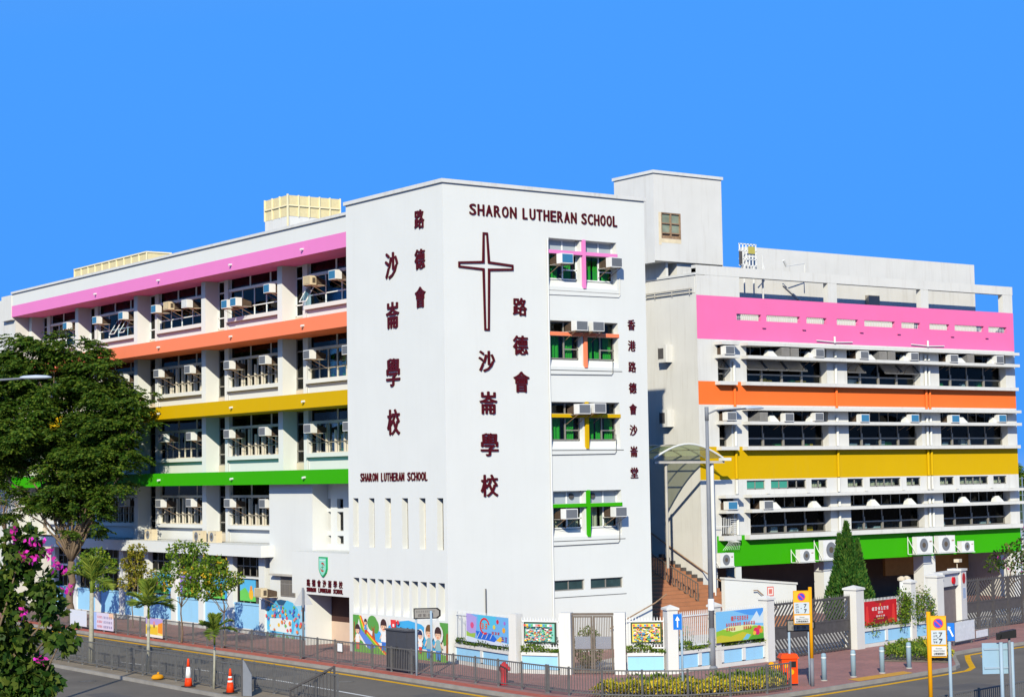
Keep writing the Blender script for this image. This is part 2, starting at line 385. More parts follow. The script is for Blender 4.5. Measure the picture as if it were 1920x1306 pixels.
# ================================================================ the corner tower block
T = thing('school_tower', 'white corner tower block with dark red cross, characters and four cross-barred windows', 'building', (5.5, 4, 0))
TW, TD, TH = 11.11, 7.92, 20.17
WZ = [(16.02, 18.16, 17.49, PINK, GREENC, 2), (12.49, 14.52, 13.87, ORANGE, GREENC, 1), (8.90, 10.94, 10.27, YELLOW, GREENC, 1), (5.03, 7.04, 6.33, GREEN, CREAMC, 2)]
holesF = [(5.6, 9.44, a, b, .42) for a, b, *_ in WZ]+[(5.6, 7.26, 2.70, 3.16, .16), (7.6, 9.44, 2.70, 3.16, .16)]
SL = [(7.08, 7.55), (5.72, 6.2), (4.36, 4.86), (2.98, 3.47), (1.61, 2.10), (.25, .74)]
holesL = [(a, b, 4.67, 6.85, .32) for a, b in SL]+[(.22+.6865*k, .72+.6865*k, 1.74, 3.30, .36, .30) for k in range(11)]
w = MB(FR(0)); holed(w, 0, TW, 0, TH, holesF); w.tf = LF(0); holed(w, 0, TD, 0, TH, holesL)
for k in range(11): w.poly([(.22+.6865*k, 2.04, -.36), (.72+.6865*k, 2.04, -.36), (.72+.6865*k, 3.30, -.36), (.22+.6865*k, 3.30, -.36)])
w.tf = None
w.poly([(TW, 0, 0), (TW, TD, 0), (TW, TD, TH), (TW, 0, TH)]); w.poly([(0, TD, 0), (TW, TD, 0), (TW, TD, TH), (0, TD, TH)])
w.build('wall', WHITE, T)
r = MB(); r.box(.15, TW-.15, .15, TD-.15, 19.5, 19.6); r.build('roof', CONC, T)
cp = MB(); t = .09
for x0, x1, y0, y1 in ((-t, TW+t, -t, .22), (-t, TW+t, TD-.22, TD+t), (-t, .22, .22, TD-.22), (TW-.22, TW+t, .22, TD-.22)): cp.box(x0, x1, y0, y1, TH, TH+.16)
cp.build('coping', COPING, T)
# rooms behind the windows
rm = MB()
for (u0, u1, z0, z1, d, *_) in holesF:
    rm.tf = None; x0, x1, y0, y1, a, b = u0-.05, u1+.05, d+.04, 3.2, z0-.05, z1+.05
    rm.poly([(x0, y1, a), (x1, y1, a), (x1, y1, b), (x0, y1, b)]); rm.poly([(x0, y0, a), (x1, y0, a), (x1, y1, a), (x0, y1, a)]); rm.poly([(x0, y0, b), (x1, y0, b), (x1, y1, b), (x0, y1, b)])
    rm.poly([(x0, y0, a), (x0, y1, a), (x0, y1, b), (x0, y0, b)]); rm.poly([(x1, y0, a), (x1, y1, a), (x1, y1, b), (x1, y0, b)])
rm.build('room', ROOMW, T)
def pleats(mb, a0, a1, b0, b1, c, n=10, d=.05):
    P = [(a0+(a1-a0)*i/n, c+(d if i % 2 else -d)) for i in range(n+1)]
    for (p, e), (q, g_) in zip(P[:-1], P[1:]): mb.poly([(p, b0, e), (q, b0, g_), (q, b1, g_), (p, b1, e)])
for (zb, zt, bar, paint, cur, ac) in WZ:
    gb = zb+.36
    wf = MB(FR(0))
    for a0, a1 in ((5.6, 7.40), (7.68, 9.44)):
        wf.box(a0, a0+.05, gb, zt, -.40, -.33); wf.box(a1-.05, a1, gb, zt, -.40, -.33); wf.box(a0, a1, gb, gb+.05, -.40, -.33); wf.box(a0, a1, zt-.05, zt, -.40, -.33)
        wf.box(a0, a1, bar-.02, bar+.12, -.40, -.33); mid = a0+(a1-a0)*.55
        wf.box(mid-.03, mid+.03, gb, zt, -.40, -.325); wf.box(mid, a1, gb+.42, gb+.47, -.40, -.33)
    win = wf.build('window', WHITEF if zb > 15 or zb < 6 else ALU, T)
    for a0, a1 in ((5.6, 7.40), (7.68, 9.44)):
        mid = a0+(a1-a0)*.55
        for p, q in ((a0+.05, mid-.03), (mid+.03, a1-.05)):
            block('pane', p, q, .362, .368, gb+.05, bar-.02, PANE, win); block('pane', p, q, .362, .368, bar+.12, zt-.05, PANE if 5.5 < zb < 15 else mat('frosted_pane', (.36, .41, .45), .3, .04, 2), win)
    sl = MB(FR(0)); sl.add([(5.6, zb, 0), (9.44, zb, 0), (9.44, gb, -.41), (5.6, gb, -.41)], [(0, 1, 2, 3)]); sl.build('sloping_sill', WHITE, win)
    fn = MB(FR(0)); fn.box(7.40, 7.68, zb+.02, zt-.002, -.40, -.075); fn.box(5.602, 7.40, bar-.0, bar+.16, -.325, -.03); fn.box(7.68, 9.438, bar-.0, bar+.16, -.325, -.03); fn.build('recess_fin', WHITE, win)
    cb = MB(FR(0)); cb.box(5.57, 7.475, bar-.01, bar+.15, -.06, .035); cb.box(7.635, 9.47, bar-.01, bar+.15, -.06, .035); cb.box(7.475, 7.635, zb-.02, zt+.02, -.07, .05)
    o = cb.build('window_cross', paint, T); o['label'] = {PINK: 'pink', ORANGE: 'orange', YELLOW: 'yellow', GREEN: 'green'}[paint]+' painted cross bars in the window recess'
    cu = MB(FR(0))
    for a0, a1 in ((5.65, 6.45), (6.7, 7.2), (7.75, 8.35), (8.45, 8.85), (8.95, 9.42)) if cur is GREENC else ((5.62, 6.5), (6.75, 7.38), (7.7, 8.45), (8.6, 9.4)):
        pleats(cu, a0, a1, gb, bar-.02, -.50, 8, .03)
    cu.build('curtain', cur, win)
    if zb < 6:
        for a in (6.85, 8.05): v = MB(FR(0)); v.extrude(circ(a, 6.80, .13, .13, 12), -.34, -.29); v.build('extractor_fan', DGREY, win)
for (a0, a1) in ((5.6, 7.26), (7.6, 9.44)):
    wf = MB(FR(0)); m_ = (a0+a1)/2; z0, z1 = 2.7, 3.16
    for x in (a0, m_-.03, a1-.05): wf.box(x, x+.05, z0, z1, -.155, -.09)
    wf.box(a0, a1, z0, z0+.05, -.155, -.085); wf.box(a0, a1, z1-.04, z1, -.155, -.085); win = wf.build('window', ALU, T)
    for p, q in ((a0+.05, m_-.03), (m_+.02, a1-.05)): block('pane', p, q, .12, .126, z0+.05, z1-.04, mat('teal_black_pane', (.03, .06, .065), .15, .2, 3, spec=.5), win)
# slit windows on the left face
for k, (v0, v1) in enumerate(SL):
    f = MB(LF(0)); f.box(v0, v0+.03, 4.67, 6.85, -.32, -.28); f.box(v1-.03, v1, 4.67, 6.85, -.32, -.28)
    for z in (4.67, 5.12, 6.32, 6.81): f.box(v0, v1, z, z+.05, -.32, -.275)
    win = f.build('slit_window', ALU if k % 2 else BEIGEF, T)
    for z0, z1 in ((4.72, 5.12), (5.17, 6.32), (6.37, 6.81)): block('pane', .302, .308, v0+.03, v1-.03, z0, z1, PANE, win)
    block('blind', .40, .41, v0-.1, v1+.1, 4.6, 6.3, CREAMC, win); block('backing', .8, .82, max(.06, v0-.3), v1+.3, 4.5, 6.9, ROOMW, win)
# characters, lettering and the cross
def char(body, a, b, wd, ht, tf, name='character', off=.024, th=.05):
    m = MB(tf); text_into(m, body, a-wd/2, a+wd/2, b-ht/2, b+ht/2, .006, 0, 0, None, th, off); return m.build(name, MAROON, T)
tfF = FR(0); tfL = LFR(0, TD)
for ch, a, b, h in (('路', 3.95, 15.04, .76), ('德', 3.95, 13.37, .82), ('會', 3.97, 11.78, .88), ('沙', 2.15, 12.63, .88), ('崙', 2.2, 10.86, .95), ('學', 2.23, 9.08, .95), ('校', 2.19, 7.34, .92)): char(ch, a, b, h*.93, h, tfF)
for k, ch in enumerate('香港路德會沙崙堂'): char(ch, 10.21, 14.47-.954*k, .42, .47, tfF, th=.03)
for ch, a, b, h in (('路', 1.76, 18.81, .80), ('德', 1.76, 17.08, .85), ('會', 1.76, 15.44, .88), ('沙', 4.03, 17.03, 1.14), ('崙', 3.99, 14.84, 1.14), ('學', 4.0, 12.33, 1.2), ('校', 4.01, 10.16, 1.1)): char(ch, TD-a, b, h*.88, h, tfL)
for wd, a0, a1 in (('SHARON', 1.38, 3.95), ('LUTHERAN', 4.2, 7.25), ('SCHOOL', 7.46, 9.62)):
    spaced(wd, tfF, a0, a1, 18.89, 19.36, MAROON, T)
for wd, a0, a1 in (('SHARON', 1.10, 2.62), ('LUTHERAN', 2.84, 4.75), ('SCHOOL', 4.98, 6.61)):
    spaced(wd, tfL, a0, a1, 7.6, 7.96, MAROON, T, .76, .04, .022)
oc = [(2.04, 18.17), (2.30, 18.17), (2.39, 16.93), (3.63, 16.85), (3.63, 16.60), (2.39, 16.52), (2.32, 13.95), (2.05, 13.95), (2.0, 16.53), (.75, 16.59), (.75, 16.84), (1.99, 16.93)]
ic = [(2.12, 18.09), (2.225, 18.09), (2.29, 16.84), (3.555, 16.765), (3.555, 16.685), (2.29, 16.62), (2.24, 14.03), (2.13, 14.03), (2.10, 16.62), (.83, 16.67), (.83, 16.76), (2.10, 16.84)]
cr = MB(tfF); n = 12
for i in range(n):
    j = (i+1) % n; c0, c1 = .006, .06
    cr.poly([(*oc[i], c1), (*oc[j], c1), (*ic[j], c1), (*ic[i], c1)]); cr.poly([(*oc[i], c0), (*oc[j], c0), (*oc[j], c1), (*oc[i], c1)]); cr.poly([(*ic[i], c0), (*ic[j], c0), (*ic[j], c1), (*ic[i], c1)])
o = cr.build('cross_emblem', MAROON, T); o['label'] = 'dark red outlined cross with tapering arms'
# pipes and cable conduits on the front
p = MB(); p.tube([(5.50, -.05, 18.1), (5.50, -.05, 0)], .032, 8); p.build('downpipe', WHITE, T)
for z, kx in ((15.66, 9.5), (12.14, 9.0), (8.62, 9.1), (4.66, 9.2)):
    p = MB(); p.tube([(5.53, -.03, z), (kx, -.03, z+.03), (kx+.08, -.03, z+.12), (kx+.06, -.05, z+.9)], .016, 6); p.tube([(5.55, -.012, z+.2), (9.62, -.012, z+.2)], .014, 4); p.build('conduit', GREYF if z < 15 else WHITE2, T)
p = MB(); p.tube([(5.55, -.012, 2.42), (9.62, -.012, 2.42)], .014, 4); p.tube([(1.9, -.05, 3.0), (1.9, -.05, 1.2)], .03, 6); p.build('conduit', GREYF, T)
# painted mural of children at the foot of the left face
pr = Print(LFR(-.012, 7.62), .006); W_, H_ = 7.64, 1.66
SK = lin(250, 205, 170); HR = lin(70, 45, 40); SKYB = lin(70, 180, 240); GR = lin(95, 165, 75); GR2 = lin(120, 185, 70); WT = (.8, .8, .78); TR = lin(165, 95, 50)
m = MB(LFR(0, 7.62)); m.box(.0, W_-.02, .02, 1.67, .002, .010)
m.build('mural_panel', mat('mural_ground', (.72, .72, .70), .8, .04, 2), T)
S = pr.shape
S(SKYB, [(1.5, .55), (7.0, .45), (7.1, .95), (6.4, 1.1), (5.6, 1.5), (4.6, 1.62), (3.4, 1.5), (2.4, 1.0), (1.7, 1.1)]); S(lin(100, 140, 225), [(.35, 1.0), (.55, 1.15), (2.3, .05), (1.5, .05)])
S(GR, [(0, .05), (0, 1.66), (.55, 1.66), (.42, 1.3), (.2, 1.1), (.35, .7), (.8, .5), (1.3, .1)]); S(GR2, [(0, .02), (7.6, .02), (7.6, .3), (6.2, .42), (5.0, .35), (3.6, .25), (2.2, .35), (1.4, .2), (.7, .4)])
S(TR, [(.03, .3), (.08, 1.35), (.16, 1.35), (.14, .3)]); S(GR, circ(1.65, 1.35, .42, .34)); S(GR, circ(1.95, 1.2, .25, .3)); S(TR, [(1.6, .55), (1.66, 1.0), (1.55, 1.25), (1.72, 1.1), (1.85, 1.28), (1.82, .98), (1.92, .5)])
S(GR, [(7.0, 1.66), (7.64, 1.66), (7.64, .8), (7.3, .7), (7.15, 1.2)]); S(TR, [(7.45, .1), (7.5, 1.2), (7.62, 1.25), (7.62, .1)])
for k, c in enumerate((lin(235, 60, 40), lin(250, 130, 30), lin(250, 215, 40), lin(120, 190, 60))):
    o_ = k*.085; S(c, [(.62-o_*.6, 1.64), (.72-o_*.6, 1.64), (1.15-o_, 1.05), (2.95-o_*1.2, .03), (2.72-o_*1.2, .03), (.95-o_, 1.05)])
def kid(x, z, s, shirt, leg, hair=HR, halo=True, bob=False):
    if halo: S((.74, .74, .72), circ(x, z+.95*s, .34*s, .36*s))
    S(leg, [(x-.13*s, z), (x-.02*s, z), (x-.01*s, z+.3*s), (x+.02*s, z), (x+.13*s, z), (x+.15*s, z+.36*s), (x-.15*s, z+.36*s)])
    S(shirt, [(x-.2*s, z+.34*s), (x+.2*s, z+.34*s), (x+.18*s, z+.68*s), (x+.06*s, z+.75*s), (x-.06*s, z+.75*s), (x-.18*s, z+.68*s)])
    S(SK, [(x+.17*s, z+.66*s), (x+.3*s, z+.45*s), (x+.25*s, z+.42*s), (x+.13*s, z+.6*s)]); S(SK, [(x-.17*s, z+.66*s), (x-.3*s, z+.45*s), (x-.25*s, z+.42*s), (x-.13*s, z+.6*s)])
    S(hair, circ(x, z+1.0*s, .23*s, .24*s)); S(SK, circ(x, z+.92*s, .18*s, .17*s)); S(hair, [(x-.2*s, z+.98*s), (x+.2*s, z+.98*s), (x+.17*s, z+1.16*s), (x-.17*s, z+1.16*s)])
    for e in (-.07, .07): S((.02, .02, .02), circ(x+e*s, z+.93*s, .02*s, .03*s, 6))
    S(lin(225, 80, 70), circ(x, z+.83*s, .05*s, .025*s, 6))
kid(2.6, .2, 1.12, WT, lin(60, 120, 215)); kid(.42, .15, .9, WT, lin(235, 120, 90), halo=False); kid(1.12, .85, .55, lin(90, 160, 220), lin(220, 60, 50), halo=False)
for x in (4.05, 4.6, 5.0): kid(x, .42, .72, WT, SKYB, halo=False)
kid(5.6, .3, .78, WT, lin(235, 80, 60), lin(40, 50, 90)); kid(6.3, .12, 1.15, lin(150, 185, 190), lin(60, 140, 225), lin(120, 85, 50)); kid(7.0, .1, 1.12, lin(150, 190, 195), lin(60, 140, 225))
S(lin(235, 60, 60), [(3.3, 1.6), (3.75, 1.6), (3.72, 1.3), (3.6, 1.2), (3.45, 1.2), (3.34, 1.3)]); S(WT, rect(3.46, 3.6, 1.3, 1.42)); S(lin(235, 60, 60), circ(3.9, 1.5, .1)); S(lin(245, 195, 40), circ(3.12, .95, .14, .13, 7))
pr.build('mural', T)['label'] = 'painted mural of children with a rainbow slide and trees'
# ================================================================ the long classroom wing
Wg = thing('classroom_wing', 'long classroom wing with pink, orange, yellow and green bands and deep window bays', 'building', (6, 30, 0))
BZ = [(18.47, 19.18, PINK), (14.78, 15.47, ORANGE), (11.14, 11.84, YELLOW), (7.51, 8.19, GREEN)]
V0, V1 = 7.93, 50.9
for (b0, b1, paint), nm in zip(BZ, ('pink', 'orange', 'yellow', 'green')):
    m = MB(); m.box(.77, 2.9, V0, V1, b0, b1); o = m.build('painted_band', paint, Wg); o['label'] = nm+' painted floor band projecting over the windows'
    for v in (13.2, 20.6, 29.1, 37.6):
        k = MB(); k.tube([(.78, v, b0+.32), (.60, v-.01, b0+.30)], .055, 8); k.build('waterspout', WHITE, Wg)
m = MB(); m.box(.79, 1.1, V0, V1, 19.18, 19.95); m.box(1.1, 12, V0+.1, V1, 19.18, 19.4); m.build('parapet', WHITE, Wg)
m = MB(); m.box(.69, 1.16, V0, V1, 19.95, 20.08); m.build('coping', COPING, Wg)
# end block beyond the bays
m = MB(); m.box(1.0, 12, V1+.002, 66, 0, 19.75); m.box(.72, 1.0, V1+.002, 52.6, 18.3, 19.9); m.build('end_block', WHITE2, Wg)
PV = [17.36, 25.82, 34.4, 42.9, 50.4]; BAYS = [(8.1, 16.9, True)]+[(PV[k], PV[k+1], False) for k in range(4)]
WR = [18.47, 14.78, 11.14, 7.51]           # soffit level of each row
FL = [15.47, 11.84, 8.19, 4.50]            # top of the band (or ledge) below each row
for v in PV: MB().box(1.9, 3.2, v, v+.48, 4.5, 18.47).build('pillar', WHITE, Wg)
MB().box(7.0, 7.2, V0, V1, 0, 19.2).build('corridor_wall', WHITE2, Wg)
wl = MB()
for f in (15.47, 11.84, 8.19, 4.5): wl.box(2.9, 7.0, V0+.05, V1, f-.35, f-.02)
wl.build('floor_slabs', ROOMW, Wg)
rows = {}
for r_, (st, fl) in enumerate(zip(WR, FL)):
    tr, sl = st-.62, st-2.12
    fm = WHITEF if r_ == 0 else BEIGEF
    for bi in range(5):
        vn = PV[bi]+.48 if bi < 5 else 0            # near pillar's far side is the window's right end
        v_hi = PV[bi]                                # bay lies nearer than this pillar
        v_lo = (PV[bi-1]+.48) if bi > 0 else 8.2
        if r_ == 3 and bi == 0: continue
        nb = v_hi-.01; na = v_hi-.90; pa = na-.48    # narrow window, thin pier, wide window
        ap = MB(); ap.box(2.60, 2.75, v_lo, pa, fl, sl-.22); ap.box(2.36, 2.80, v_lo, pa+.02, sl-.20, sl); ap.build('sill', WHITE, Wg)
        ap = MB(); ap.box(2.57, 3.0, pa, na, fl, st); ap.build('pier', WHITE, Wg); MB().box(2.66, 2.9, na+.002, nb, fl, sl-.45).build('apron', CREAMW, Wg)
        # wide window
        f = MB(); n = 5 if r_ == 0 else 9; xs = [v_lo+(pa-v_lo)*k/n for k in range(n+1)]; X = 2.74
        for x in xs: f.box(X-.03, X+.05, x-.03, x+.03, sl, tr) if r_ else f.box(X-.03, X+.05, x-.028, x+.028, sl, tr)
        t3 = [v_lo+(pa-v_lo)*k/3 for k in range(4)]
        for x in t3: f.box(X-.02, X+.06, x-.07, x+.07, tr, st)
        f.box(X-.12, X+.06, v_lo, pa, tr-.06, tr+.08); f.box(X-.045, X+.05, v_lo, pa, sl+.50, sl+.55); f.box(X-.04, X+.05, v_lo, pa, sl, sl+.05)
        win = f.build('window', fm, Wg)
        for k in range(3): block('pane', X+.0, X+.008, t3[k]+.07, t3[k+1]-.07, tr+.08, st, PANED, win)
        g_ = PANEB if r_ == 0 else PANE
        for k in range(n):
            block('pane', X+.01, X+.018, xs[k]+.03, xs[k+1]-.03, sl+.55, tr-.06, g_, win); block('pane', X+.01, X+.018, xs[k]+.03, xs[k+1]-.03, sl+.05, sl+.50, g_, win)
        if r_:
            h = MB(); h.tube([(X-.16, v_lo, sl+.53), (X-.16, pa, sl+.53)], .02, 6)
            for k in range(n+1): h.tube([(X-.16, xs[k], sl+.53), (X-.03, xs[k], sl+.50)], .012, 4)
            h.build('guard_rail', DGREY, win)
            if bi < 4:
                for k in range(1, n):      # upright fins outside the glass, some tall and some short
                    if (k*7+bi*3+r_) % 7 == 1: continue
                    top = tr-.10 if (k+bi) % 3 else sl+1.1
                    block('upright', X-.15, X-.05, xs[k]+.04, xs[k]+.12, sl, top, fm, win)
        # curtains inside, gathered in uneven drops
        cu = MB(LF(0)); rr = random.Random(bi*10+r_); x = v_lo+.15
        while x < pa-.5:
            wd = rr.uniform(.3, .7)
            if rr.random() < .55: pleats(cu, x, min(x+wd, pa), sl, tr-.1, -(X+.35), 6, .03)
            x += wd+rr.uniform(.05, .5)
        if cu.v: cu.build('curtain', BLUEC if r_ == 0 else (GREENC if rr.random() < .5 else CREAMC), win)
        # narrow window
        f = MB(); X = 2.72
        for x in (na, nb-.05): f.box(X-.03, X+.04, x, x+.05, sl-.45, st)
        for z in (sl-.45, sl+.1, tr-.05, st-.06): f.box(X-.03, X+.04, na, nb, z, z+.06)
        nw = f.build('window', fm if r_ == 0 else ALU, Wg)
        for z0, z1 in ((sl-.39, sl+.1), (sl+.16, tr-.05), (tr+.01, st-.06)): block('pane', X, X+.008, na+.05, nb-.05, z0, z1, PANE, nw)
        # drain pipe on the pier
        p = MB(); p.tube([(2.53, pa+.06, sl+.9), (2.53, pa+.06, fl+.01)], .025, 6); p.build('drainpipe', WHITE2, Wg)
# opened top-hung sashes in the top row
for v in (43.6, 38.2, 36.9, 15.4):
    f = MB(); a = math.radians(32); L_ = .95; zt = 17.35
    for s in (0, .66): f.bar((2.66, v+s, zt), (2.66-L_*math.sin(a), v+s, zt-L_*math.cos(a)), .04)
    f.bar((2.66-L_*math.sin(a), v, zt-L_*math.cos(a)), (2.66-L_*math.sin(a), v+.66, zt-L_*math.cos(a)), .04); o = f.build('open_sash', WHITEF, Wg)
    q = MB(); q.poly([(2.66, v, zt), (2.66, v+.66, zt), (2.66-L_*math.sin(a), v+.66, zt-L_*math.cos(a)), (2.66-L_*math.sin(a), v, zt-L_*math.cos(a))]); q.build('pane', PANEB, o)
# plain wall between the last bay and the porch, with its small recessed windows
m = MB(LF(1.35)); m.box(13.55, 17.83, 0, 7.51, -1.2, 0); m.box(12.15, 13.55, 0, 4.19, -.8, 0); m.build('plain_wall', WHITE, Wg)
m = MB(LF(2.2)); hs = [(13.26, 13.54, 6.32, 6.78), (12.08, 12.67, 6.32, 6.78), (13.26, 13.54, 5.25, 6.16), (12.08, 12.67, 5.25, 6.16), (13.26, 13.54, 4.63, 5.02), (12.08, 12.67, 4.63, 5.02)]
holed(m, 7.95, 13.55, 4.2, 7.51, hs, .2); m.build('recessed_wall', WHITE, Wg)
for h in hs:
    f = MB(LF(2.2)); f.box(h[0], h[1], h[2], h[3], -.22, -.19); o = f.build('window', ALU, Wg); block('pane', 2.37, 2.378, h[0]+.04, h[1]-.04, h[2]+.04, h[3]-.04, PANED, o)
# ---- ground floor: ledge, piers, windows, painted boards
m = MB(); m.box(.75, 2.4, 17.85, 46, 4.12, 4.5); m.box(.62, .75, 17.4, 46, 3.92, 4.5); m.box(.75, 2.5, 17.4, 17.85, 3.92, 4.5); m.build('ledge', WHITE, Wg)
GP = [18.15, 21.54, 24.86, 28.15, 31.6, 34.91, 38.25, 41.6, 44.9]
ART = {0: 1, 1: 2, 2: 0, 3: 3, 4: 4}
for k, v in enumerate(GP):
    m = MB(); m.box(1.22, 1.75, v, v+.6, 0, 3.93); m.build('pier', WHITE, Wg)
    if k == len(GP)-1: break
    a, b = v+.6, GP[k+1]
    m = MB(); m.box(1.32, 1.6, a, b, .25, 1.5); m.box(1.28, 1.6, a, b, 1.44, 1.52); o = m.build('blue_dado', BLUEP, Wg)
    m = MB(); m.box(1.30, 1.6, a, b, 0, .25); m.build('plinth', WHITE2, Wg)
    f = MB(); X = 1.5
    for j in range(5): x = a+(b-a)*j/4; f.box(X-.02, X+.03, x-.025, x+.025, 1.52, 3.9)
    f.box(X-.12, X+.1, a, b, 2.76, 2.90); f.box(X-.02, X+.03, a, b, 3.36, 3.40); win = f.build('window', ALU, Wg)
    f2 = MB(); f2.box(X-.14, X+.1, a, b, 2.765, 2.86); f2.build('transom', WHITE, win)
    for j in range(4):
        x0 = a+(b-a)*j/4+.03; x1 = a+(b-a)*(j+1)/4-.03
        for z0, z1 in ((1.55, 2.75), (2.91, 3.35), (3.41, 3.9)): block('pane', X, X+.008, x0, x1, z0, z1, PANED, win)
    if k < 4:
        q = Print(LFR(X-.04, b), .004); w_ = b-a; c = random.Random(k+3)
        q.shape([lin(90, 190, 240), lin(70, 170, 230), lin(150, 120, 230), lin(80, 180, 235)][k], rect(.35 if k == 0 else .05, w_-(.75 if k == 0 else .05), 1.62, 2.72))
        q.shape(lin(110, 210, 90), [(.35, 1.62), (w_-.75, 1.62), (w_-.75, 1.85), (1.4, 1.95), (.9, 2.3), (.35, 2.1)]); q.shape(lin(250, 190, 50), circ(1.55, 1.98, .24, .28)); q.shape(lin(245, 160, 60), circ(1.55, 2.28, .13))
        if k: q.shape(lin(230, 80, 100), circ(.6, 2.2, .16)); q.shape(lin(250, 220, 90), circ(2.2, 2.2, .2, .15))
        q.build('painted_board', Wg)
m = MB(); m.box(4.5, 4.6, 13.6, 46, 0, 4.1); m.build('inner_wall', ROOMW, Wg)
# shirt-shaped mural at the foot of the plain wall
q = Print(LFR(1.34, 18.2), .006); rr = random.Random(5)
q.shape(lin(160, 215, 245), [(0, .03), (5.95, .03), (5.95, 1.7), (4.6, 1.75), (2.9, 1.6), (0, 1.45)]); q.shape(lin(90, 195, 240), [(.1, .35), (.05, 1.35), (.55, 1.7), (1.0, 1.82), (1.35, 1.55), (1.75, 1.55), (2.1, 1.85), (2.7, 1.75), (3.2, 1.45), (3.4, .5), (3.1, .3), (3.0, .9), (2.7, .25), (.6, .2)])
q.shape((.72, .78, .78), [(.35, .3), (2.5, .25), (2.6, .9), (1.6, .95), (.4, .9)]); q.shape(lin(40, 90, 130), [(1.0, 1.8), (1.3, 1.58), (1.75, 1.58), (2.05, 1.83), (1.5, 1.86)])
for _ in range(80):
    x, z = rr.uniform(.1, 5.8), rr.uniform(.35, 1.55); s = rr.uniform(.05, .13); q.shape([lin(235, 90, 100), lin(245, 200, 60), lin(90, 110, 200), lin(240, 140, 70), lin(120, 190, 90), lin(220, 230, 240)][rr.randrange(6)], circ(x, z, s, s*.8, rr.choice((4, 6, 8))))
for _ in range(40):
    x = rr.uniform(.1, 3.2); h = rr.uniform(.1, .28); q.shape(lin(130, 195, 80), [(x, .04), (x+.06, .04), (x+.03, h)])
q.build('shirt_mural', Wg)['label'] = 'painted mural of a big blue shirt covered in small pictures'
# hooded small window above it
m = MB(); m.box(1.05, 1.36, 15.1, 17.4, 3.04, 3.12); m.build('window_hood', CONC, Wg)
f = MB(); f.box(1.31, 1.348, 15.25, 16.68, 2.04, 3.03)
o = f.build('window', ALU, Wg)
for a, b in ((15.3, 15.72), (15.77, 16.2), (16.25, 16.63)):
    for z0, z1 in ((2.1, 2.62), (2.68, 2.98)): block('pane', 1.298, 1.304, a, b, z0, z1, mat('dull_pane', (.16, .15, .14), .3), o)
# ---- porch with the school's sign
m = MB(); m.box(.1, 2.14, 12.0, 12.14, 0, 2.38); m.box(.1, .45, 7.93, 13.35, 2.38, 4.34); m.box(.45, 2.2, 7.93, 13.55, 4.2, 4.34); m.box(.1, .4, 7.93, 8.12, 0, 2.38); m.build('porch', WHITE, Wg)
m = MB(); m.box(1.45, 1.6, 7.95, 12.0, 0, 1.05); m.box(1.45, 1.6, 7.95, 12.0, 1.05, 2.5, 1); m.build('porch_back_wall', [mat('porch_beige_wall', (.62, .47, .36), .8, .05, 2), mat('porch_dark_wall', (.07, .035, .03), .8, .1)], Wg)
q = Print(LFR(1.45, 12.0)); q.shape(lin(30, 70, 30), rect(2.0, 3.5, 1.15, 2.3)); q.shape(lin(70, 60, 80), rect(2.2, 3.3, 1.2, 1.7)); q.shape(lin(120, 80, 110), circ(2.7, 2.0, .25)); q.build('notice_poster', Wg)
for k, ch in enumerate('路德會沙崙學校'):
    m = MB(LFR(.1, 13.35)); a = 1.58+.49*k; text_into(m, ch, a-.15, a+.15, 2.76, 3.08, .004, 0, 0, None, .03, .025); m.build('character', MAROON, Wg)
for wd, a0, a1 in (('SHARON', 1.42, 2.30), ('LUTHERAN', 2.52, 3.65), ('SCHOOL', 3.87, 4.75)):
    spaced(wd, LFR(.1, 13.35), a0, a1, 2.51, 2.70, MAROON, Wg, .8, .03, .05)
sh = lambda s, cx, cy: [(cx+x*s, cy+y*s) for x, y in ((-.36, .45), (.36, .45), (.36, -.1), (.28, -.28), (.12, -.42), (0, -.47), (-.12, -.42), (-.28, -.28), (-.36, -.1))]
m = MB(LFR(.1, 13.35)); m.extrude(sh(1, 3.0, 3.70), .003, .08); cs = m.build('crest', mat('crest_green', lin(40, 170, 110), .5, .03), Wg); cs['label'] = 'green school shield with red arcs'
q = Print(LFR(.1, 13.35), .082); q.shape(lin(150, 225, 205), sh(.86, 3.0, 3.70)); q.shape(lin(225, 240, 235), [(2.74, 4.02), (3.26, 4.02), (3.26, 3.98), (2.74, 3.98)])
for t0 in (.3, .3+math.pi):
    P_ = circ(3.0, 3.68, .20, .22, 9, t0, t0+1.9); Q_ = circ(3.0, 3.68, .13, .15, 9, t0, t0+1.9); q.shape(lin(200, 60, 50), P_+Q_[::-1])
q.shape(lin(90, 150, 60), rect(2.86, 3.14, 3.665, 3.69)); q.shape(lin(60, 60, 60), rect(2.985, 3.015, 3.5, 3.86)); q.build('crest_print', cs)
# ---- roof structures
RF = thing('roof_tank_house', 'white rooftop tank house topped with a cream lattice screen', 'roof house', (9, 21, 19.4))
m = MB(); m.box(6, 9.3, 24, 26.6, 19.4, 22.08); m.build('wall', WHITE2, RF)
CRS = mat('cream_louvre_screen', lin(224, 210, 164), .7, .08, 6); CPO = mat('cream_post', lin(245, 232, 190), .6)
s = MB(); s.box(6.02, 6.06, 24.06, 26.6, 22.1, 23.25); s.box(6.06, 9.3, 24.02, 24.06, 22.1, 23.25); s.box(9.24, 9.3, 24.06, 26.6, 22.1, 23.25); s.build('screen', CRS, RF)
for v in (24.0, 24.9, 25.75, 26.6): MB().box(5.95, 6.02, v-.035, v+.035, 22.08, 23.28).build('screen_post', CPO, RF)
for k in range(1, 6): MB().box(6+k*.66-.035, 6+k*.66+.035, 23.95, 24.02, 22.08, 23.28).build('screen_post', CPO, RF)
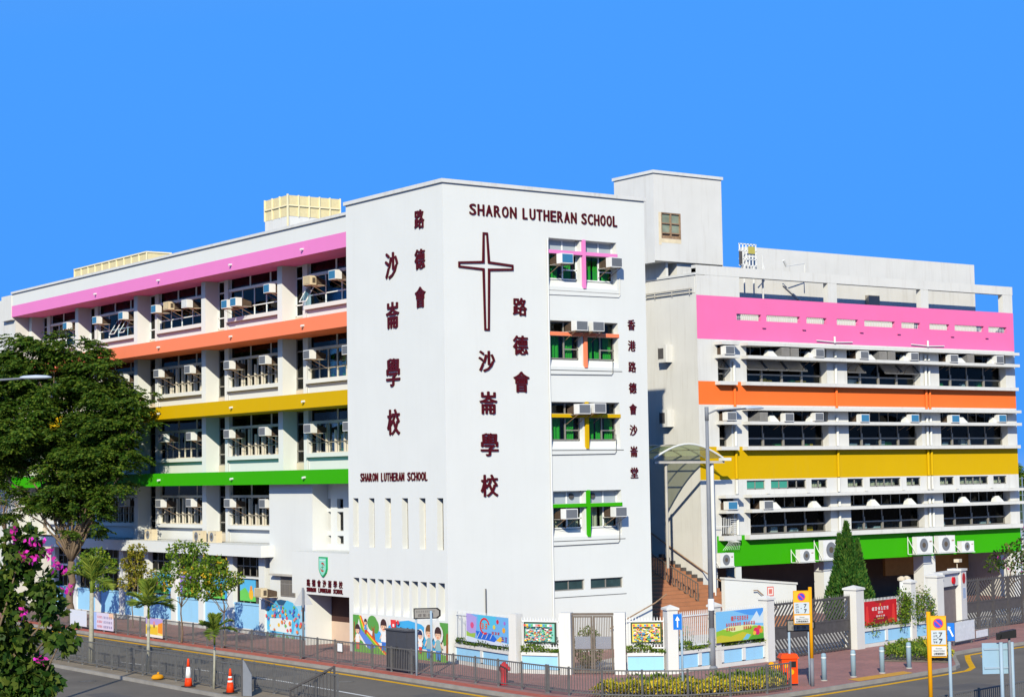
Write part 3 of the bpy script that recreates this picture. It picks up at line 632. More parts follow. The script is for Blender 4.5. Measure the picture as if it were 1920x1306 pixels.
s = MB(); s.box(5.94, 6.02, 23.97, 26.6, 22.66, 22.73); s.box(6.02, 9.3, 23.94, 24.02, 22.66, 22.73); s.box(5.92, 6.0, 23.92, 24.0, 19.4, 23.3); s.build('screen_rail', CPO, RF)
f = MB(LF(6)); f.box(24.2, 24.75, 20.95, 21.4, .003, .05); f.build('vent', ALU, RF)
MB().box(9.4, 12, 23, 26, 19.4, 22.4).build('lower_screen', CRS, RF)
RS = thing('roof_screen', 'low cream panelled screen on the classroom wing roof', 'roof screen', (5, 43, 19.4))
s = MB(); s.box(4.0, 4.05, 37.6, 48.4, 20.2, 21.42); s.box(4.05, 5.6, 37.6, 37.65, 20.2, 21.42); s.box(4.0, 5.6, 37.6, 48.4, 19.4, 20.2); s.build('panels', CRS, RS)
for k in range(11): s = MB(); v = 37.6+k*1.08; s.box(3.94, 4.0, v-.04, v+.04, 20.2, 21.45); s.build('post', CPO, RS)
s = MB(); s.box(3.93, 4.06, 37.55, 48.45, 21.42, 21.5); s.box(4.06, 5.6, 37.55, 37.66, 21.42, 21.5); s.build('top_rail', CPO, RS)
# ================================================================ the hall wing on the right
H = thing('hall_wing', 'white wing with four broad coloured bands, projecting ledges and ribbon windows', 'building', (34, 14, 0))
HU0, HU1, HV = 21.32, 46.75, 8.0
BAY = [(24.78, 30.80), (32.38, 38.36), (39.97, 45.90)]; SMALL = (22.72, 23.6)
RZs = [(14.60, 13.91, 12.53, 12.34), (11.16, 10.42, 9.10, 8.91), (6.56, 5.78, 4.44, 4.20)]   # ledge 1 top, ledge 2 top, sill top, sill bottom
SLOT = [(24.15, 25.94), (26.33, 28.85), (29.34, 30.9), (31.69, 33.39), (33.88, 36.38), (36.92, 38.5), (39.28, 41.01), (41.46, 44.06), (44.46, 46.13)]
SMW = [(24.59, 25.93), (26.35, 28.99), (29.38, 30.61), (32.18, 33.44), (33.94, 36.46), (36.94, 38.13), (39.75, 40.98), (41.46, 44.01), (44.45, 45.66)]
DP = .55
def band(name, z0, z1, paint, holes=(), lab=None):
    m = MB(FR(HV)); holed(m, HU0, HU1, z0, z1, list(holes), .22); o = m.build(name, paint, H)
    if lab: o['label'] = lab
    return o
pk = band('painted_band', 14.74, 17.04, PINK2, [(a, b, 15.82, 16.16) for a, b in SLOT], 'faded pink parapet band with slot openings')
for a, b in SLOT:
    g_ = MB(FR(HV)); n = int((b-a)/.13)
    for k in range(1, n): x = a+(b-a)*k/n; g_.bar((x, 15.82, -.12), (x, 16.16, -.12), .016)
    g_.bar((a, 15.98, -.12), (b, 15.98, -.12), .014); g_.build('slot_grille', WHITEF, H)
for u in (26.1, 29.1, 33.6, 36.65, 41.2, 44.25):
    k = MB(FR(HV)); k.box(u-.14, u+.1, 15.45, 15.52, 0, .10); k.build('weep_spout', PINK2, H); k = MB(FR(HV)); k.box(u-.1, u+.1, 6.58, 6.63, 0, .1); k.build('weep_spout', WHITE2, H)
def ribbon(z0, z1): return [(a, b, z0, z1, DP) for a, b in [SMALL]+BAY]
for (l1, l2, s1, s2) in RZs:
    m = MB(FR(HV)); holed(m, HU0, HU1, s1, l1+.14, ribbon(s1, l2-.17)+ribbon(l2, l1-.16), DP); m.build('wall', WHITE2, H)
    for nm, a, b, out in (('ledge', l1-.16, l1, .62), ('ledge', l2-.17, l2, .62), ('sill', s2, s1, .40)):
        for p, q in ((22.5, 23.75), (24.35, 46.45 if out > .5 else 46.55)):
            m = MB(FR(HV)); m.box(p, q, a, b, .002, out); m.build(nm, WHITE2, H)
band('painted_band', 11.16+.14, 12.53, ORANGE2, (), 'orange painted band below the upper windows')
band('painted_band', 7.37, 9.10, YELLOW, (), 'yellow painted band at first floor')
m = MB(FR(HV)); holed(m, HU0, HU1, 6.70, 7.37, [(a, b, 6.82, 7.30, .14) for a, b in SMW], .14); m.build('wall', WHITE2, H)
m = MB(); m.box(22.38, HU1, HV, HV+.5, 2.82, 4.44); o = m.build('painted_band', GREEN, H); o['label'] = 'green painted beam over the open undercroft'
m = MB(); m.box(HU0+.015, 22.37, HV, HV+.4, 0, 4.44); m.build('wall', WHITE2, H)
for k, (a, b) in enumerate(SMW):
    f = MB(FR(HV)); n = 4 if b-a > 2 else 2
    for j in range(n+1): x = a+(b-a)*j/n; f.box(x-.03, x+.03, 6.82, 7.30, -.14, -.08)
    f.box(a, b, 6.82, 6.88, -.14, -.08); f.box(a, b, 7.24, 7.30, -.14, -.08); win = f.build('window', ALU, H)
    for j in range(n):
        x0 = a+(b-a)*j/n+.03; x1 = a+(b-a)*(j+1)/n-.03; teal = (k == 0) or (k == 1 and j < 2)
        block('pane', x0, x1, HV+.11, HV+.116, 6.88, 7.24, mat('teal_pane', lin(70, 160, 140), .25, .05) if teal else PANE, win)
    if k > 1: c_ = MB(FR(HV)); pleats(c_, a+.1, b-.1, 6.8, 7.15, -.35, 12, .03); c_.build('curtain', CREAMC, win)
# ribbon windows: high lights above the second ledge, big lights below it
for r_, (l1, l2, s1, s2) in enumerate(RZs):
    for bi, (a, b) in enumerate([SMALL]+BAY):
        n = 1 if bi == 0 else 4; X = DP-.06
        f = MB(FR(HV)); zt = l2-.17
        for j in range(n+1): x = a+(b-a)*j/n; f.box(x-.055, x+.055, s1, s1+.72, -DP, -X+.06); f.box(x-.04, x+.04, s1+.72, zt, -DP, -X)
        f.box(a, b, s1+.40, s1+.48, -DP, -X+.04); f.box(a, b, s1, s1+.05, -DP, -X+.03); win = f.build('window', ALU, H)
        for j in range(n):
            x0 = a+(b-a)*j/n+.055; x1 = a+(b-a)*(j+1)/n-.055
            block('pane', x0, x1, HV+X+.02, HV+X+.028, s1+.05, s1+.40, PANE, win)
            opened = (r_ == 0 and bi in (0, 1) and j < 3) or (r_ == 0 and bi == 2 and j in (0, 2, 3))
            if opened:     # top-hung sashes pushed out
                y1 = HV+X-.55; z1 = s1+.66; s = MB()
                for x in (x0, x1): s.bar((x, HV+X, zt-.02), (x, y1, z1), .05)
                s.bar((x0, y1, z1), (x1, y1, z1), .06); sa = s.build('open_sash', GREYF, win)
                q = MB(); q.poly([(x0, HV+X, zt-.02), (x1, HV+X, zt-.02), (x1, y1, z1), (x0, y1, z1)]); q.build('pane', PANED, sa)
            else: block('pane', x0, x1, HV+X+.02, HV+X+.028, s1+.48, zt, PANED, win)
        f = MB(FR(HV))
        m2 = 2 if bi == 0 else 8
        for j in range(m2+1): x = a+(b-a)*j/m2; f.box(x-.03, x+.03, l2, l1-.16, -DP, -X)
        f.box(a, b, l2, l2+.05, -DP, -X); hi = f.build('window', ALU, H)
        for j in range(m2): block('pane', a+(b-a)*j/m2+.03, a+(b-a)*(j+1)/m2-.03, HV+X+.02, HV+X+.028, l2+.05, l1-.16, PANED, hi)
        if r_ == 2 and bi: c_ = MB(FR(HV)); pleats(c_, a+.1, b-.1, s1, zt-.1, -DP-.5, 50, .04); c_.build('curtain', mat('brown_curtain', (.20, .12, .09), .9, .1, 5), win)
        if bi:
            for g_ in ((a+.25*(b-a)), (a+.75*(b-a))):     # stub brackets carrying the ledge
                if r_ < 2 and ((bi, r_) in ((2, 1),) and g_ < a+2): continue
                k = MB(FR(HV)); k.add([(g_-.32, l2+.002, .5), (g_+.32, l2+.002, .5), (g_+.16, l2+.34, .25), (g_-.16, l2+.34, .25), (g_-.32, l2+.002, .05), (g_+.32, l2+.002, .05), (g_+.16, l2+.34, .05), (g_-.16, l2+.34, .05)],
                    [(0, 1, 2, 3), (4, 7, 6, 5), (0, 3, 7, 4), (1, 5, 6, 2), (3, 2, 6, 7)]); k.build('ledge_stub', WHITE, H)
            if bi:
                rr = random.Random(r_*7+bi)   # things standing on the inside sills
                for j in range(5):
                    if rr.random() < .55:
                        x = rr.uniform(a+.3, b-.9); wd = rr.uniform(.3, .9); c = [lin(200, 40, 50), lin(60, 120, 210), lin(240, 190, 60), lin(70, 160, 90), (.5, .6, .6), (.7, .68, .6)][rr.randrange(6)]
                        block('sill_clutter', x, x+wd, HV+.75, HV+1.0, s1+.02, s1+rr.uniform(.16, .36), mat('clutter_%d' % rr.randrange(6), c, .7), win)
# rooms behind
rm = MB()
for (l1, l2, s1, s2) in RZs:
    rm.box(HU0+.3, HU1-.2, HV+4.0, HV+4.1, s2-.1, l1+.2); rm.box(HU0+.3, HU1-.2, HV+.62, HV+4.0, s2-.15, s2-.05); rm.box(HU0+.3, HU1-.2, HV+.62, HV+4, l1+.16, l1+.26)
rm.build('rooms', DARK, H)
# side wall, end wall, back, roof
m = MB(); m.poly([(HU0, HV, 0), (HU0, 22, 0), (HU0, 22, 17.15), (HU0, HV, 17.15)]); m.poly([(HU1, HV, 2.8), (HU1, 22, 0), (HU1, 22, 17.04), (HU1, HV, 17.04)]); m.poly([(HU0, 22, 0), (HU1, 22, 0), (HU1, 22, 17), (HU0, 22, 17)])
m.box(HU0+.02, HU1-.02, HV+.25, 21.9, 15.3, 15.5); m.box(HU0+.01, HU0+.14, HV+.01, 9.0, 17.05, 18.45)
m.build('side_walls', WHITE2, H)
# fire grilles and boxes on the side wall
for z0 in (13.62, 10.2):
    m = MB(); m.box(HU0-.45, HU0, 10.0, 10.62, z0, z0+.92); o = m.build('grille_box', WHITE2, H)
    g_ = MB(); g_.box(HU0-.44, HU0-.05, 10.62, 10.66, z0+.15, z0+.8)
    g_.build('grille', DGREY, o); g_ = MB(); g_.box(HU0-.47, HU0-.45, 10.2, 10.6, z0+.2, z0+.75); g_.build('grille', DGREY, o)
# roof frame: posts and beam, wall behind
for a, b in ((21.35, 24.4), (31.05, 31.75), (38.62, 39.25), (45.85, 46.72)):
    m = MB(); m.box(a, b, HV, HV+.35, 17.04, 18.12); m.build('roof_post', WHITE2, H)
m = MB(); m.box(21.33, 46.75, HV-.01, HV+.36, 18.12, 18.62); m.build('roof_beam', WHITE2, H)
m = MB(); m.box(26.6, 45.5, 9.8, 10.2, 15.5, 20.08); m.box(24.95, 26.6, 9.8, 10.2, 15.5, 18.9); m.build('roof_wall', WHITE2, H)
m = MB(); m.box(24.42, 24.94, 9.8, 9.9, 16.2, 18.05); m.build('roof_door', DGREY, H)
m = MB(); m.box(35.9, 36.8, 9.5, 9.8, 16.95, 17.8); m.build('roof_louvre', ALU, H)
m = MB(); m.tube([(29.9, 8.6, 18.62), (29.9, 8.6, 19.2), (29.2, 8.5, 19.1), (28.3, 8.4, 18.95)], .03, 6); m.tube([(28.3, 8.4, 18.95), (28.0, 8.3, 19.25)], .07, 6); m.tube([(26.7, 8.6, 17.0), (26.7, 8.6, 19.5)], .05, 6); m.build('roof_pipe', COPING, H)
m = MB(); m.tube([(29.3, 9.7, 18.1), (31.3, 9.7, 16.8)], .05, 6); m.build('roof_brace', COPING, H)
# downpipes painted with the bands
for u in (23.8, 31.41, 38.72, 39.02):
    for z0, z1, c in ((14.0, 14.3, WHITE), (12.55, 13.6, WHITE), (11.2, 12.3, ORANGE2), (10.45, 10.7, WHITE), (9.12, 10.2, WHITE), (7.4, 8.88, YELLOW), (6.6, 7.36, WHITE2), (5.8, 6.1, WHITE), (4.46, 5.55, WHITE)):
        p = MB(); p.tube([(u, HV-.09, z0), (u, HV-.09, z1)], .075, 8); p.build('downpipe', c, H)
for u in (31.6, 39.2): p = MB(); p.tube([(u-1.6, HV-.08, 14.9), (u-.1, HV-.08, 14.84), (u+1.2, HV-.08, 14.88)], .03, 6); p.tube([(u-.2, HV-.08, 14.8), (u-.2, HV-.08, 15.15)], .06, 6); p.build('drain_run', WHITE, H)
# undercroft
for a, b in ((23.7, 24.1), (30.2, 31.2), (38.2, 39.2), (46.1, 46.7)):
    m = MB(); m.box(a, b, HV+.05, HV+.8, 0, 2.82); m.build('column', WHITE, H)
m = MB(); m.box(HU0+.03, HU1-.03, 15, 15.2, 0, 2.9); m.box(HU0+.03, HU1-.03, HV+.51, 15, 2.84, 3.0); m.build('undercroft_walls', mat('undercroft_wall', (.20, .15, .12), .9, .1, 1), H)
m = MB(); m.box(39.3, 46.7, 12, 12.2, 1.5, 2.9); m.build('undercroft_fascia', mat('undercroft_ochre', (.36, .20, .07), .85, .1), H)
# plant cage and hoop by the corner
m = MB()
for k in range(6): m.bar((22.5+k*.12, HV-.25, 4.55), (22.5+k*.12, HV-.25, 5.4), .02)
for k in range(8): m.bar((23.15, HV-.25, 4.6+k*.1), (23.55, HV-.25, 4.6+k*.1), .02)
m.bar((22.1, HV-.25, 4.95), (23.2, HV-.25, 4.95), .025)
for k in range(9): m.tube([(22.9, HV-.1, 4.4), (22.75+.1*k, HV-.5, 4.1), (22.6+.14*k, HV-.2, 3.7)], .012, 4)
m.build('cable_cage', WHITEF, H)
# ================================================================ stair house above
SH = thing('stair_house', 'tall plain white stair house rising behind the tower with a rusty window', 'roof house', (22.7, 11, 18.7))
su0, su1, sv0, sv1 = 20.25, 25.1, 10.0, 13.3
m = MB(FR(sv0)); holed(m, su0, su1, 19.0, 23.66, [(20.74, 22.12, 20.2, 21.6)], .18)
m.tf = None; m.poly([(su0, sv0, 18.9), (su0, sv1, 18.9), (su0, sv1, 23.66), (su0, sv0, 23.66)]); m.poly([(su1, sv0, 18.9), (su1, sv1, 18.9), (su1, sv1, 23.66), (su1, sv0, 23.66)]); m.poly([(su0, sv1, 18.9), (su1, sv1, 18.9), (su1, sv1, 23.66), (su0, sv1, 23.66)])
m.poly([(su0, sv0, 18.99), (su1, sv0, 18.99), (su1, sv1, 18.99), (su0, sv1, 18.99)]); m.poly([(su0, sv0, 23.6), (su1, sv0, 23.6), (su1, sv1, 23.6), (su0, sv1, 23.6)])
m.build('wall', WHITE2, SH)
m = MB(); m.box(su0-.08, su1+.08, sv0-.08, sv1+.08, 23.66, 23.82); m.build('coping', COPING, SH)
f = MB(FR(sv0)); a0, a1, b0, b1 = 20.74, 22.12, 20.2, 21.6
for x in (a0, (a0+a1)/2-.03, a1-.06): f.box(x, x+.06, b0, b1, -.17, .0)
for z in (b0, b0+.28, b0+.8, b1-.06): f.box(a0, a1, z, z+.06, -.17, -.02)
win = f.build('window', SHELF, SH)
for p, q in ((a0+.06, (a0+a1)/2-.03), ((a0+a1)/2+.03, a1-.06)):
    for z0, z1 in ((b0+.34, b0+.8), (b0+.86, b1-.06)): block('pane', p, q, sv0+.1, sv0+.106, z0, z1, mat('greenish_pane', (.22, .26, .20), .25, .3, 2), win)
MB(FR(sv0)).box(a0, a1, b0, b0+.3, -.16, -.14).build('window_panel', SHELF, win)
m = MB(FR(sv0)); m.box(a0-.18, a0-.002, b0-.35, b1, .001, .004); m.box(a0, a1, b0-.22, b0-.004, .001, .004); m.build('rust_stain', mat('rust_streak', (.70, .60, .42), .85, .15, 3), SH)
m = MB(); m.box(21.33, 21.5, 10.4, 13.0, 17.1, 18.99); m.box(22.0, 24.9, 10.25, 13.2, 15.5, 18.98); m.build('shaft', WHITE2, SH)
# link parapet between tower and hall wing
LK = thing('link_block', 'grey-white link block with pipe rails between the tower and hall wing', 'building', (20, 14, 0))
m = MB(); m.box(21.30, 21.9, 8.1, 12.0, 17.16, 18.1); m.build('parapet', WHITE2, LK)
m = MB(); m.box(21.24, 21.95, 8.0, 12.0, 18.1, 18.22); m.build('coping', COPING, LK)
m = MB()
for z in (17.22, 17.4): m.tube([(21.2, 8.2, z), (21.2, 12.6, z)], .03, 6)
for v in (8.4, 9.8, 11.2): m.tube([(21.2, v, 17.1), (21.2, v, 17.42)], .02, 6)
m.build('pipe_rail', CONC, LK)
m = MB(); m.box(11.2, 21.28, 14.5, 15, 0, 17.2); m.box(18.0, 21.28, 12.5, 14.5, 17.2, 18.6); m.build('wall', WHITE2, LK)
# rooftop aerial frame
AE = thing('rooftop_antenna', 'small lattice antenna frame with a yellow box on the hall roof', 'antenna', (26.2, 9.2, 18.6))
m = MB()
for k in range(6): m.bar((25.6+k*.24, 9.2, 18.9), (25.6+k*.24, 9.2, 20.15), .05)
for z in (18.95, 19.3, 19.75, 20.12): m.bar((25.55, 9.2, z), (26.85, 9.2, z), .05)
for x in (25.9, 26.6): m.bar((x, 9.2, 17.9), (x, 9.2, 19), .06)
m.tube([(26.9, 9.2, 18.3), (27.3, 9.1, 18.8), (27.2, 9.1, 19.2)], .03, 6); m.build('frame', WHITEF, AE)
MB().box(26.2, 26.65, 9.1, 9.16, 19.6, 20.0).build('yellow_panel', mat('dull_yellow_panel', lin(190, 180, 95), .6), AE)
MB().box(25.5, 25.66, 9.05, 9.15, 19.0, 19.7).build('dark_box', DGREY, AE)
# ================================================================ outdoor stair with canopy
ST = thing('outdoor_stair', 'broad brown brick stair climbing beside the tower', 'stair', (17, 6, 0))
TRD = mat('brown_stair_tile', lin(178, 124, 92), .85, .1, 3, .1)
n = 20; run = .43; rise = .165; vtop = 11.4
for k in range(n):
    zt = 3.3-rise*k; v = vtop-run*k; u1 = 21.3 if v > HV-.2 else 21.3+min(3.2, (HV-v)*.8)
    m = MB(); m.box(11.14, u1, v-run, v+.02, max(zt-.6, -.05), zt); m.build('step', TRD, ST)
MB().box(11.14, 21.3, vtop+.02, 14.4, 2.6, 3.3).build('landing', TRD, ST)
for k in range(8):
    zt = 3.3-rise*k; v = vtop-run*k; MB().box(21.1, 21.31, v-run, v-run+.24, zt, zt+.18).build('step_end', DGREY, ST)
def balustrade(mb, p, q, h, n, w=.03, arc=False):
    p = Vector(p); q = Vector(q); up = Vector((0, 0, h))
    mb.bar(p+up, q+up, .05); mb.bar(p+Vector((0, 0, .1)), q+Vector((0, 0, .1)), .035)
    for k in range(n+1): a = p.lerp(q, k/n); mb.bar(a+Vector((0, 0, .1 if 0 < k < n else 0)), a+up, w if 0 < k < n else .05)
RAILB = mat('brown_rail_steel', (.16, .13, .11), .5, .1, 5)
m = MB(); balustrade(m, (19.2, 11.0, 3.2), (19.2, 6.0, 1.25), .95, 26); m.build('middle_railing', RAILB, ST)
m = MB(); balustrade(m, (21.8, 6.6, 1.5), (24.6, 3.4, .35), .9, 14); m.build('side_railing', RAILB, ST)
m = MB(); m.tube([(21.2, 12.2, 4.7), (21.2, 7.6, 2.6), (21.4, 6.4, 2.1), (23.0, 5.4, 2.0)], .035, 6); m.tube([(11.2, -.9, 2.35), (11.0, -.35, 1.95), (8.5, -.2, .95)], .03, 6); m.build('handrail', SHELF, ST)
RW = thing('retaining_wall', 'white retaining wall with a small red framed notice beside the stair', 'wall', (21.5, 4, 0))
m = MB(FR(4)); m.add([(19.2, 0, 0), (24.1, 0, 0), (24.1, 2.0, 0), (19.2, 2.48, 0), (19.2, 0, -.25), (24.1, 0, -.25), (24.1, 2.0, -.25), (19.2, 2.48, -.25)], [(0, 1, 2, 3), (4, 7, 6, 5), (3, 2, 6, 7), (1, 5, 6, 2), (0, 3, 7, 4)])
m.build('wall', WHITE, RW); m = MB(FR(4)); m.add([(19.15, 2.48, .05), (24.15, 2.0, .05), (24.15, 2.1, .05), (19.15, 2.58, .05), (19.15, 2.48, -.3), (24.15, 2.0, -.3), (24.15, 2.1, -.3), (19.15, 2.58, -.3)], [(0, 1, 2, 3), (3, 2, 6, 7), (0, 4, 5, 1), (1, 5, 6, 2), (0, 3, 7, 4)]); m.build('coping', WHITE2, RW)
q = Print(FR(4)); q.shape(lin(225, 90, 80), rect(22.05, 22.5, 1.5, 1.98)); q.shape((.8, .75, .7), rect(22.1, 22.45, 1.55, 1.93)); q.shape(lin(225, 120, 110), rect(22.16, 22.39, 1.62, 1.86)); q.build('notice', RW)
m = MB(); m.tube([(21.0, 3.85, 1.85), (21.25, 3.85, 1.85), (22.6, 3.85, .9)], .03, 6); m.build('handrail', SHELF, RW)
# curved translucent canopy over the landing
CN = thing('curved_canopy', 'arched green translucent canopy with white gutter over the stair landing', 'canopy', (19.2, 8.5, 3.3))
CG = mat('green_polycarbonate', (.34, .44, .27), .25, .1, 2, transl=.55)
nt = CG.node_tree; tp = nt.nodes.new('ShaderNodeBsdfTransparent'); tp.inputs[0].default_value = (.78, .80, .55, 1); mx = nt.nodes.new('ShaderNodeMixShader'); mx.inputs[0].default_value = .42
nt.links.new(nt.nodes['Material Output'].inputs['Surface'].links[0].from_socket, mx.inputs[1]); nt.links.new(tp.outputs[0], mx.inputs[2]); nt.links.new(mx.outputs[0], nt.nodes['Material Output'].inputs['Surface'])
arc = [(17.0+4.65*t, 8.35+.85*math.sin(math.pi*(.05+.9*t))) for t in [i/14 for i in range(15)]]
m = MB()
for (a, z), (b, w_) in zip(arc[:-1], arc[1:]): m.poly([(a, 6.6, z), (b, 6.6, w_), (b, 10.8, w_), (a, 10.8, z)])
m.build('sheet', CG, CN)
for v in (6.6, 8.0, 9.4, 10.8): s = MB(); s.tube([(a, v, z+.02) for a, z in arc], .035 if v > 6.7 else .05, 6); s.build('arch_rib', WHITE if v < 7 else CONC, CN)
s = MB()
for i in (2, 5, 8, 11): s.bar((arc[i][0], 6.6, arc[i][1]), (arc[i][0], 10.8, arc[i][1]), .05)
s.bar((17.0, 6.6, 8.3), (21.7, 6.6, 8.28), .12); s.build('purlins', CONC, CN)
for u in (17.9, 21.0): s = MB(); s.tube([(u, 6.75, 0 if u > 20 else 3.0), (u, 6.75, 8.3)], .10 if u > 20 else .07, 8); s.build('post', WHITE if u > 20 else CONC, CN)
MB().box(21.5, 22.05, 6.4, 6.75, 8.35, 8.5).build('gutter', WHITE, CN)
# ================================================================ air conditioners, each a thing of its own
HOODM = mat('dark_timber_hood', (.10, .07, .05), .8, .2, 8)
def make_ac(kind, caseM, grilM, depth=.80):
    """front of the case looks along -y, its back sits at y = 0"""
    r = thing('air_conditioner', 'x', 'air conditioner', (0, 0, 0))
    w, h = .66, .44; d = depth; b = MB()
    f0, f1 = -d-.16, -d+.20                      # outer box, then a hood narrowing to the window
    b.box(-w/2, w/2, f0, f1, 0, h); b.build('case', caseM, r)
    k = MB(); k.add([(-w/2+.03, f1, .02), (w/2-.03, f1, .02), (w/2-.03, f1, h-.03), (-w/2+.03, f1, h-.03), (-w/2+.10, 0, .03), (w/2-.10, 0, .03), (w/2-.10, 0, h-.18), (-w/2+.10, 0, h-.18)],
          [(0, 1, 5, 4), (1, 2, 6, 5), (2, 3, 7, 6), (3, 0, 4, 7), (4, 5, 6, 7)]); k.build('timber_hood', HOODM, r)
    g_ = MB(); g_.box(-w/2+.035, w/2-.035, f0-.008, f0-.001, .035, h-.035)
    if kind == 'slat':
        for k in range(6): x = -w/2+.08+k*.1; g_.box(x, x+.03, f0-.03, f0-.008, .04, h-.04, 1)
    else:
        for k in range(8): z = .055+k*.046; g_.box(-w/2+.04, w/2-.04, f0-.018, f0-.008, z, z+.014, 1 if kind == 'white' else 0)
    g_.build('grille', [grilM, caseM], r)
    for x in (-w/2+.035, w/2-.035): s = MB(); s.box(x-.015, x+.015, f0+.05, -.02, -.035, -.002); s.bar((x, f0+.12, -.03), (x, -.02, -.42), .02); s.build('bracket', SHELF, r)
    if kind == 'slat': v = MB(); v.box(w/2-.001, w/2+.006, -d-.02, -d+.16, .08, h-.10); v.build('side_vent', ACD, r)
    v = MB(); v.box(-w/2-.02, w/2+.02, -d+.30, -.06, -.03, -.004); v.build('shelf', CREAMW if kind != 'fine' else CONC, r)
    return r
PROTO = {'blue': make_ac('fine', ACW, ACB), 'grey': make_ac('fine', ACW, ACG), 'cream': make_ac('slat', ACC, ACD), 'plain': make_ac('white', ACW, ACW)}
USED = set(); ACR = random.Random(31)
DESC = {'blue': 'blue-grilled air conditioner', 'grey': 'grey-grilled white air conditioner', 'cream': 'cream slatted air conditioner', 'plain': 'white-fronted air conditioner'}
def put_ac(kind, x, y, z, rz, where, group):
    lab = DESC[kind]+' '+where; p = PROTO[kind]
    rz += math.radians(ACR.uniform(-2.2, 2.2)); z += ACR.uniform(-.02, .03)
    if kind not in USED: USED.add(kind); p.location = (x, y, z); p.rotation_euler = (0, 0, rz); p['label'] = lab; p['group'] = group; return p
    return dup(p, (x, y, z), rz, lab, group)
LEFT = -math.pi/2; NTH = 'first second third fourth fifth sixth seventh eighth ninth tenth eleventh'.split()
G1 = 'air conditioners on the classroom wing'; G2 = 'air conditioners in the tower windows'; G3 = 'air conditioners on the hall wing ledges'
rowname = ['under the pink band', 'under the orange band', 'under the yellow band', 'under the green band']
L1 = [(44.1, 17.22, 'blue'), (39.65, 17.2, 'blue'), (35.9, 17.2, 'blue'), (31.5, 17.2, 'blue'), (29.9, 17.25, 'cream'), (27.65, 17.2, 'plain'), (22.95, 16.77, 'blue'), (21.95, 16.77, 'blue'), (18.3, 17.2, 'blue'), (14.3, 17.2, 'cream'), (11.8, 17.25, 'blue')]
for v, z, k in L1: put_ac(k, 2.5, v, z, LEFT, 'under the pink band, %s from the tower' % NTH[sorted(q[0] for q in L1).index(v)], G1)
for r_, (z, vs) in enumerate(((13.56, (39.6, 35.8, 31.2, 27.35, 22.7, 18.85, 14.3, 10.65)), (9.95, (39.6, 35.8, 30.6, 27.15, 22.75, 18.9, 14.35, 10.65)), (6.34, (39.6, 35.8, 31.0, 27.2, 22.75, 18.9)))):
    for v in vs: put_ac('grey', 2.5, v, z, LEFT, rowname[r_+1]+', %s from the tower' % NTH[sorted(vs).index(v)], G1)
for z, us, kk, nm in ((17.0, (6.12, 8.9), ('blue', 'grey'), 'pink'), (14.06, (6.9, 7.82), ('grey', 'grey'), 'orange'), (10.43, (6.95, 7.85), ('grey', 'grey'), 'yellow'), (5.86, (6.15, 8.92), ('cream', 'grey'), 'green')):
    for u, k in zip(us, kk): put_ac('grey' if k == 'cream' else k, u, .33, z-.02, 0, 'in the %s cross window, %s the cross bar' % (nm, 'left of' if u == us[0] else 'right of'), G2)
for us, z, nm in (((22.95, 29.6, 33.1, 37.15, 40.55, 44.6), 13.92, 'above the orange band'), ((22.98, 27.15, 29.4, 33.0, 37.05, 40.5, 44.65), 10.43, 'above the yellow band'), ((22.95, 25.5), 5.79, 'above the green beam')):
    for i, u in enumerate(us): put_ac('blue' if (z < 11 and u > 32) or (z < 6 and i == 0) else 'grey', u, 8.26, z, 0, 'on the ledge '+nm+', %s from the stair' % NTH[i], G3)
# slatted grey hoods standing on the upper ledge
def hood(u, z, lab):
    r = thing('vent_hood', lab, 'vent hood', (u, 7.9, z), 'slatted vent hoods on the hall wing ledges'); b = MB()
    b.add([(u-.32, 7.45, z), (u+.32, 7.45, z), (u+.32, 7.45, z+.48), (u-.32, 7.45, z+.48), (u-.75, 8.3, z), (u+.28, 8.3, z), (u+.28, 8.3, z+.46), (u-.32, 8.3, z+.46)], [(0, 1, 2, 3), (1, 5, 6, 2), (2, 6, 7, 3), (3, 7, 4, 0), (0, 4, 5, 1)]); b.build('case', GREYF, r)
    s = MB()
    for k in range(8): s.box(u-.28, u+.28, 7.41, 7.448, z+.03+k*.055, z+.055+k*.055)
    s.build('slats', CONC, r)
for i, u in enumerate((27.12, 27.82, 34.7, 35.4, 42.1)): hood(u, 13.92, 'grey slatted vent hood under the pink parapet, %s from the stair' % NTH[i])
hood(25.4, 10.43, 'grey slatted vent hood on the hall ledge above the yellow band')
# split outdoor units
def outdoor(x, y, z, rz, w, h, lab, group, caseM=ACW, frame=True):
    r = thing('outdoor_unit', lab, 'air conditioner', (x, y, z), group); r.rotation_euler = (0, 0, rz); ORG[r.name] = Vector()
    d = .34; b = MB(); b.box(-w/2, w/2, -d, 0, 0, h); b.build('case', caseM, r)
    g_ = MB(FR(-d)); g_.extrude(circ(-w*.06, h*.5, min(w, h)*.36, min(w, h)*.40, 18), .001, .012); fg = g_.build('fan_grille', ACG, r)
    k = MB(FR(-d)); k.extrude(circ(-w*.06, h*.5, min(w, h)*.15, min(w, h)*.16, 12), .0125, .02); k.build('fan_hub', ACD, fg)
    k = MB(FR(-d)); k.box(w*.30, w*.44, h*.66, h*.74, .001, .004); k.build('badge', SHELF, r)
    if frame:
        m = MB()
        for s in (-w/2-.06, w/2+.02): m.bar((s, -d-.05, -.03), (s, .28, -.03), .03); m.bar((s, -d, -.02), (s, .28, h*.9), .025); m.bar((s, .28, -.03), (s, .28, h), .03)
        m.bar((-w/2-.06, -d-.05, -.03), (w/2+.02, -d-.05, -.03), .03); m.build('frame', WHITEF, r)
    return r
GO = 'outdoor units on the green beam'
